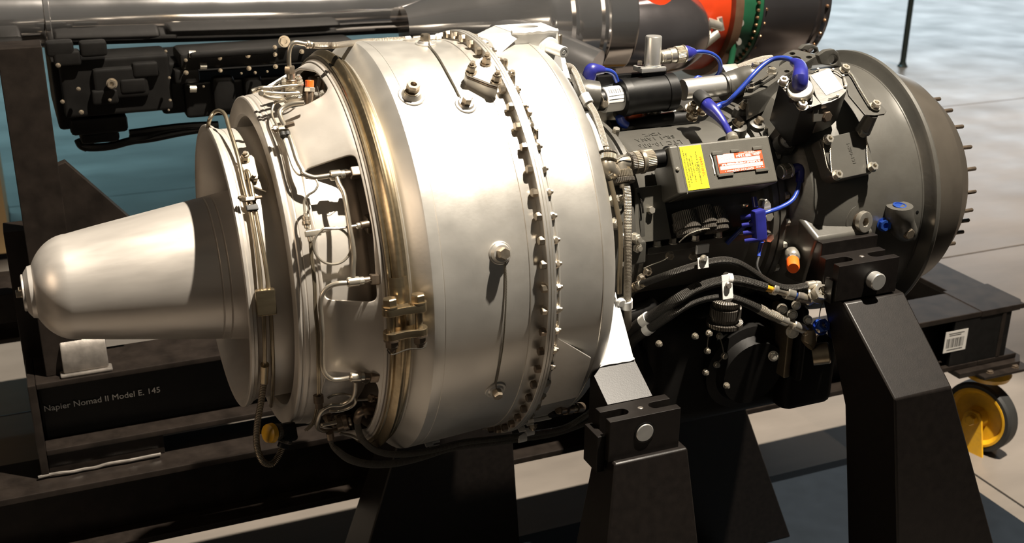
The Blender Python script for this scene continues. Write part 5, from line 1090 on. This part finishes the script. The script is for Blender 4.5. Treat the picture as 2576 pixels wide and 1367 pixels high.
for (x, y, Y, w, rr) in ((375, 755, Yq+.05, 60, .0100), (335, 780, Yq+.05, 50, .0110), (990, 640, Yq+.065, 50, .0100), (940, 680, Yq+.065, 50, .0110)):
    a = PY(*zz('J', x-w/2, y+6), Y); b_ = PY(*zz('J', x+w/2, y-6), Y); k = MB().tube([a, b_], rr+.0016, 18, 1).build('hose_clip', 'white_paint', en)
    MB().box(frame(b_-(b_-a)*.4+Vector((0, .005, .014)), (0, -.4, 1)), (.012, .014, .003), bev=.001).build('clip_tab', 'white_paint', k)
# ---- top opening: block with elbow, capped valve and small tubes
pb_ = Sz('Y', 590, 1070, .256)
fb = MB().box(frame(pb_, (0, -.12, 1)), (.0255, .020, .024), bev=.002).build('fuel_block', 'tube_metal', en)
MB().box(frame(Sz('Y', 650, 1170, .250), (0, -.3, 1)), (.026, .012, .010), bev=.002).build('block_foot', 'tube_metal', fb)
Yt = pb_.y+.002
def TY(x, y, d=0): return PY(*zz('Y', x, y), Yt+d)
conn(fb, (TY(575, 960), TY(570, 760)), [(-.1, .46, .0158, 'bolt_metal', 'base_collar'), (.36, .5, .0172, 'dark_bolt', 'collar_ring'), (.45, 1.0, .0106, 'tube_metal', 'stem')])
up_ = (TY(550, 660)-TY(553, 770)).normalized()
bolt(fb, TY(553, 768), up_, .0102, .0125, 'head', 'bolt_metal', spin=.3)
elb = [TY(547, 690), TY(538, 560), TY(545, 420), TY(580, 325), TY(640, 292), TY(720, 302), TY(815, 320)]
MB().tube(elb, .0056, 16).build('elbow_tube', 'tube_metal', en)
a, b_ = TY(790, 316), TY(905, 335)
conn(en, (a, b_), [(0, .25, .0065, 'tube_metal', 'hose_end'), (.15, .6, .0098, 'tube_metal', 'hose_collar'), (.6, 1.0, .0082, 'tube_metal', 'hose_ferrule')])
MB().tube([b_, TY(1000, 340, .006), TY(1150, 338, .01), TY(1300, 332, .014), PY(*zz('T', 60, 452), .06), PY(*zz('T', 300, 440), .058), PY(*zz('T', 520, 425), .056)], .0078, 16).build('braided_hose', 'steel_braid', en)
conn(en, (PY(*zz('T', 505, 427), .056), PY(*zz('T', 900, 395), .050)), [(0, .18, .0085, 'white_paint', 'hose_ferrule'), (.22, .5, .0075, 'tube_metal', 'hose_nut'), (.45, .85, .0060, 'white_paint', 'hose_tail'), (.84, 1, .0085, 'white_paint', 'hose_nut')])
p = SF(*zz('T', 600, 440), drum_r, .29); MB().turn(p-nrm(p)*.001, nrm(p), [(0, .0145), (.003, .0145)]).build('boss', 'drum_metal', en)
# capped valve
vv = Sz('Y', 860, 1200, .252); vt = PY(*zz('Y', 862, 1000), vv.y+.004); vd = (vt-vv).normalized()
va = MB().turn(vv-vd*.006, vd, [(0, .0050), (.004, .0060), (.020, .0060), (.022, .0054), (.028, .0054)], 28).build('capped_valve', 'dark_bolt', en)
bolt(va, vt-vd*.005, vd, .0105, .008, 'head', 'nickel', spin=.4)
MB().turn(vt+vd*.001, vd, [(0, .0056), (.0080, .0056), (.0085, .0052), (.0085, .0036), (.0020, .0034), (.0020, 0)], 20).build('cap', 'orange_plastic', va)
# side tubes around the block
Ys = pb_.y-.012
def T(x, y, d=0): return PY(*zz('Y', x, y), Ys+d)
MB().tube([T(760, 955, .005), T(640, 965, .0), T(500, 975), T(380, 990), T(290, 1005), T(255, 1035), T(290, 1070), T(380, 1088), T(500, 1090), T(620, 1085), T(700, 1085)], .0038, 12).build('pressure_line', 'tube_metal', en)
MB().tube([T(-40, 1060, .02), T(40, 1030, .02), T(120, 1010, .015), T(260, 1005, .015), T(420, 1000, .015), T(470, 990, .015)], .0060, 12).build('fuel_manifold_tube', 'tube_metal', en)
MB().tube([T(115, 1090, -.006), T(150, 1120, -.006), T(220, 1150, -.006), T(320, 1165, -.005), T(420, 1170, -.003), T(490, 1185, 0), T(480, 1200, 0)], .0050, 12).build('drain_tube', 'tube_metal', en)
k = conn(en, (T(110, 1085, .0), T(112, 1086, -.018)), [(0, 1.0, .0072, 'tube_metal', 'banjo')]); MB().tube([T(110, 1080, -.004), T(220, 1080, 0), T(420, 1095, 0)], .0052, 12, 1).build('banjo_stem', 'tube_metal', k)
MB().box(frame(T(360, 905, .03), (-.5, -.3, 1), (1, 0, .55)), (.030, .006, .003), bev=.001).build('block_strap', 'white_paint', en)
for x, y in ((455, 940), (690, 895), (700, 930)): bolt(fb, T(x, y, .012), (0, -.3, 1), .0065, .012, 'nut', 'nickel')
wire(fb, [T(480, 1060, -.004), T(540, 1020, -.006), T(600, 1000, -.006), T(650, 1010, -.004)], .0009)
MB().tube([T(500, 1180, -.004), T(580, 1150, -.008), T(660, 1130, -.008), T(740, 1110, -.004)], .0030, 10, 4).build('lock_wire', 'lock_wire', fb)
MB().box(frame(Sz('Y', 1010, 960, .252), NX_+nrm(Sz('Y', 1010, 960, .25))*.3), (.018, .015, .004), bev=.0015).build('igniter_lug', 'dark_bolt', en)
wire(en, [Sz('Y', x, y, .262) for x, y in ((985, 845), (1040, 850), (1090, 920), (1140, 1020))], .0009); wire(en, [Sz('Y', x, y, .258) for x, y in ((985, 980), (1010, 1070), (1050, 1140))], .0009)
for x, y in ((975, 1150), (1080, 1120)): bolt(en, Sz('Y', x, y, .250), nrm(Sz('Y', x, y, .25)), .008, .008, 'head', 'nickel')

# ================================================================== hoses and accessories under the compressor
TS, CS, BS = .84, .60, .75
YH = -.232
def Mh(x, y, Y=None):
    if Y is None: Y = YH+max(0, min(1, (520-x)/420))*.085        # the hoses run back towards the drum on the left
    return PY(*zz('M', x, y), Y)
h1 = MB().tube([Mh(x, y) for x, y in ((250, 395), (350, 358), (480, 312), (620, 265), (760, 222), (880, 195), (980, 188), (1080, 212), (1180, 268), (1270, 330), (1360, 385), (1460, 422), (1560, 428), (1650, 412), (1700, 405))], .0062, 14).build('braided_hose', 'dark_braid', en)
conn(h1, (Mh(140, 440), Mh(285, 385)), [(0, .45, .0110, 'bronze_tube', 'hose_end'), (.35, .42, .0118, 'dark_bolt', 'ring'), (.5, .58, .0118, 'dark_bolt', 'ring'), (.45, .8, .0105, 'tube_metal', 'ferrule'), (.8, 1.05, .0085, 'bronze_tube', 'sleeve')])
conn(h1, (Mh(1640, 412), Mh(1775, 390)), [(0, .3, .0072, 'tube_metal', 'ferrule'), (.2, .75, .0105, 'nickel', 'hose_nut'), (.75, 1.1, .0085, 'nickel', 'hose_tail')])
h2_ = MB().tube([Mh(x, y) for x, y in ((100, 900), (150, 810), (230, 735), (320, 680), (450, 600), (560, 525), (680, 450), (800, 400), (920, 368), (1040, 355), (1150, 372), (1230, 392), (1310, 412))], .0098, 16).build('braided_hose', 'dark_braid', en)
conn(h2_, (Mh(1285, 408), Mh(1620, 502)), [(0, .08, .0115, 'nickel', 'ferrule'), (.05, .24, .0105, 'yellow_paint', 'band'), (.24, .36, .0150, 'nickel', 'hose_nut'), (.34, .62, .0095, 'tube_metal', 'neck'), (.60, .80, .0155, 'nickel', 'hose_nut'), (.80, .86, .0110, 'blue_anodised', 'blue_ring'), (.86, 1.02, .0145, 'steel_foot', 'adapter')])
h3 = MB().tube([Mh(x, y) for x, y in ((120, 960), (190, 870), (280, 800), (380, 735), (500, 655), (610, 580), (730, 525), (850, 498), (960, 492), (1060, 515), (1160, 555), (1250, 600), (1340, 648), (1420, 685))], .0088, 16).build('braided_hose', 'dark_braid', en)
MB().tube([Mh(x, y) for x, y in ((1255, 600), (1330, 640), (1440, 690))], .0094, 16, 4).build('spring_guard', 'steel_braid', h3)
conn(h3, (Mh(1430, 688), Mh(1690, 800)), [(0, .28, .0120, 'nickel', 'hose_nut'), (.25, .5, .0065, 'tube_metal', 'neck'), (.46, .82, .0125, 'nickel', 'hose_nut'), (.8, 1.0, .0085, 'tube_metal', 'tail')])
# elbows with capped ends
def capped(f, x, y, x2, y2, rr, capmat, cx, cy):
    a, b_ = Mh(x, y), Mh(x2, y2); k = conn(en, (a, b_), [(0, 1, rr, 'tube_metal', 'elbow_body')]); c_ = Mh(cx, cy, YH-.012); d = (c_-b_).normalized()
    MB().cyl(b_-d*.006, c_, rr*.72).build('elbow_neck', 'tube_metal', k)
    n_ = (d+Vector((-.35, -1, .35)).normalized()*.8).normalized()
    bolt(k, c_-n_*.008, n_, .0172 if capmat == 'nickel' else .0136, .018, 'hollow', capmat)
    for i in range(3):
        a_ = math.radians(60*i+20); M = frame(c_+n_*.0042, n_); v = Vector(M.col[0].to_3d())*math.cos(a_)+Vector(M.col[1].to_3d())*math.sin(a_); MB().cyl(c_+n_*.0022-v*.0058, c_+n_*.0022+v*.0058, .0008, n=6).build('web', 'nickel', k)
    return k
capped('M', 1590, 500, 1700, 520, .0140, 'nickel', 1785, 462)
capped('M', 1660, 800, 1720, 830, .0125, 'blue_anodised', 1808, 752)
MB().tube([Mh(1700, 770), Mh(1690, 880), Mh(1670, 910)], [.0125, .0145, .0145], 16, 2).build('elbow_body', 'bronze_tube', en)
for x, y, r_ in ((1580, 575, .008), (1548, 655, .009), (1680, 700, .008), (1460, 605, .009), (1548, 805, .011), (1385, 1012, .009)): bolt(en, Mh(x, y, YH+.015), (-.5, -.8, .3), r_, .022, 'nut', 'nickel' if r_ < .012 else 'bronze_tube')
MB().turn(Mh(1720, 1000), (.8, -.5, .2), [(0, .017), (.024, .017), (.026, .015)]).build('end_cap', 'bronze_tube', en)
p = Mh(1925, 795); bolt(en, p, (-.3, -.9, .2), .0150, .012, 'hollow', 'blue_anodised')
MB().tube([Mh(1830, 520), Mh(1800, 580), Mh(1785, 640), Mh(1775, 710)], .0010, 6).build('lock_wire', 'lock_wire', en)
# white P clips
for pts, hole in (([(780, 165), (780, 255)], None), ([(992, 318), (990, 400), (985, 515)], (995, 405))):
    a = [Mh(x, y, YH-.009) for x, y in pts]; M = frame((a[0]+a[-1])/2, (0, -1, .25), EX); k = MB().box(M, (.0175, (a[-1]-a[0]).length, .0022), bev=.0008).build('hose_clip', 'white_paint', en)
    if hole: bolt(k, Mh(*hole, YH-.011), (0, -1, .25), .0068, .005, 'screw', 'steel_foot')
    else: bolt(k, Mh(785, 178, YH-.010), (0, -1, .25), .0070, .005, 'nut', 'nickel')
MB().tube([Mh(975, 345), Mh(1012, 348)], .0112, 18, 1).build('hose_clip', 'white_paint', en); MB().tube([Mh(972, 492), Mh(1008, 500)], .0102, 18, 1).build('hose_clip', 'white_paint', en); MB().tube([Mh(765, 222), Mh(798, 213)], .0074, 18, 1).build('hose_clip', 'white_paint', en)
MB().tube([Mh(262, 718), Mh(312, 682)], .0114, 18, 1).build('hose_clip', 'white_paint', en); MB().tube([Mh(290, 795), Mh(335, 762)], .0104, 18, 1).build('hose_clip', 'white_paint', en)
# accessory gearbox and pumps hanging below
ag = MB().box(Matrix.Translation((.40, -.03, ZA-.235)), (.30, .20, .20), bev=.03, seg=3).build('accessory_gearbox', 'dark_cast', en)
MB().box(Matrix.Translation((.36, -.02, ZA-.13)), (.26, .14, .09), bev=.02).build('gearbox_neck', 'dark_cast', ag)
MB().turn((.24, -.05, ZA-.24), EX, [(0, .055), (.004, .07), (.05, .075), (.06, .06)], 36).build('pump', 'dark_cast', ag)
MB().turn((.42, -.12, ZA-.235), (0, -1, -.1), [(0, .075), (.02, .075), (.024, .06), (.04, .055)], 36).build('governor', 'dark_cast', ag)
a = Mh(1450, 870, -.155); MB().box(frame(a, EX, (0, 0, 1)), (.115, .05, .012), bev=.003).build('mount_plate', 'bronze_tube', ag)
MB().box(frame(a+EX*.018, EX, (0, 0, 1)), (.125, .07, .012), bev=.005).build('mount_plate', 'dark_cast', ag)
MB().box(Matrix.Translation(Mh(1560, 1080, -.11)), (.10, .10, .12), bev=.015).build('filter_housing', 'dark_cast', ag)
MB().turn(Mh(965, 740, -.16), ZU, [(0, .028), (.006, .028), (.007, .02), (.014, .02), (.015, .024), (.030, .024), (.031, .020), (.042, .024), (.045, .02)], 30).build('oil_filler', 'dark_knurl', ag)
for x, y in ((815, 965), (920, 838), (960, 1010), (895, 1085), (830, 815), (400, 905), (800, 1150), (980, 1265), (710, 840)): bolt(ag, Mh(x, y, -.165), (-.2, -1, .2), .006, .014, 'nut', 'tube_metal')
for pts in (((830, 815), (820, 900), (815, 965)), ((920, 838), (945, 920), (962, 1010)), ((962, 1010), (930, 1050), (897, 1085))): wire(ag, [Mh(x, y, -.168) for x, y in pts], .0010)
for x, y in ((690, 1000-850), (300, 280), (245, 335), (490, 145)): p = Sz('M', x, y, .158) ; bolt(en, p, nrm(p), .0075, .008, 'hollow', 'tube_metal')
wire(en, [Sz('M', 270, 260, .166), Sz('M', 350, 225, .166), Sz('M', 430, 195, .166), Sz('M', 480, 165, .166)], .0010)
MB().box(frame(Sz('M', 775, 90, .17), nrm(Sz('M', 775, 90, .17))), (.022, .014, .004), bev=.001).build('tag_plate', 'white_paint', en)
MB().tube([Mh(-20, 690, -.14), Mh(160, 660, -.14), Mh(330, 590, -.14), Mh(380, 550, -.14)], .018, 16).build('oil_pipe', 'dark_cast', en)
MB().box(frame(Sz('J', 1180, 490, .285), nrm(Sz('J', 1180, 490, .285))), (.03, .025, .02), bev=.004).build('drain_block', 'dark_cast', en)
conn(en, (Sz('J', 1180, 500, .292), Sz('J', 1330, 480, .280)), [(0, .3, .010, 'dark_bolt', 'drain_union'), (.25, .5, .014, 'dark_bolt', 'drain_nut'), (.5, .75, .010, 'bronze_tube', 'drain_neck'), (.7, 1, .013, 'dark_bolt', 'drain_nut')])
MB().box(frame(Sz('J', 1055, 560, .285), nrm(Sz('J', 1055, 560, .285))), (.03, .03, .006), bev=.002).build('drain_bracket', 'white_paint', en); bolt(en, Sz('J', 1010, 595, .29), nrm(Sz('J', 1010, 595, .29)), .008, .012, 'nut', 'bolt_metal')
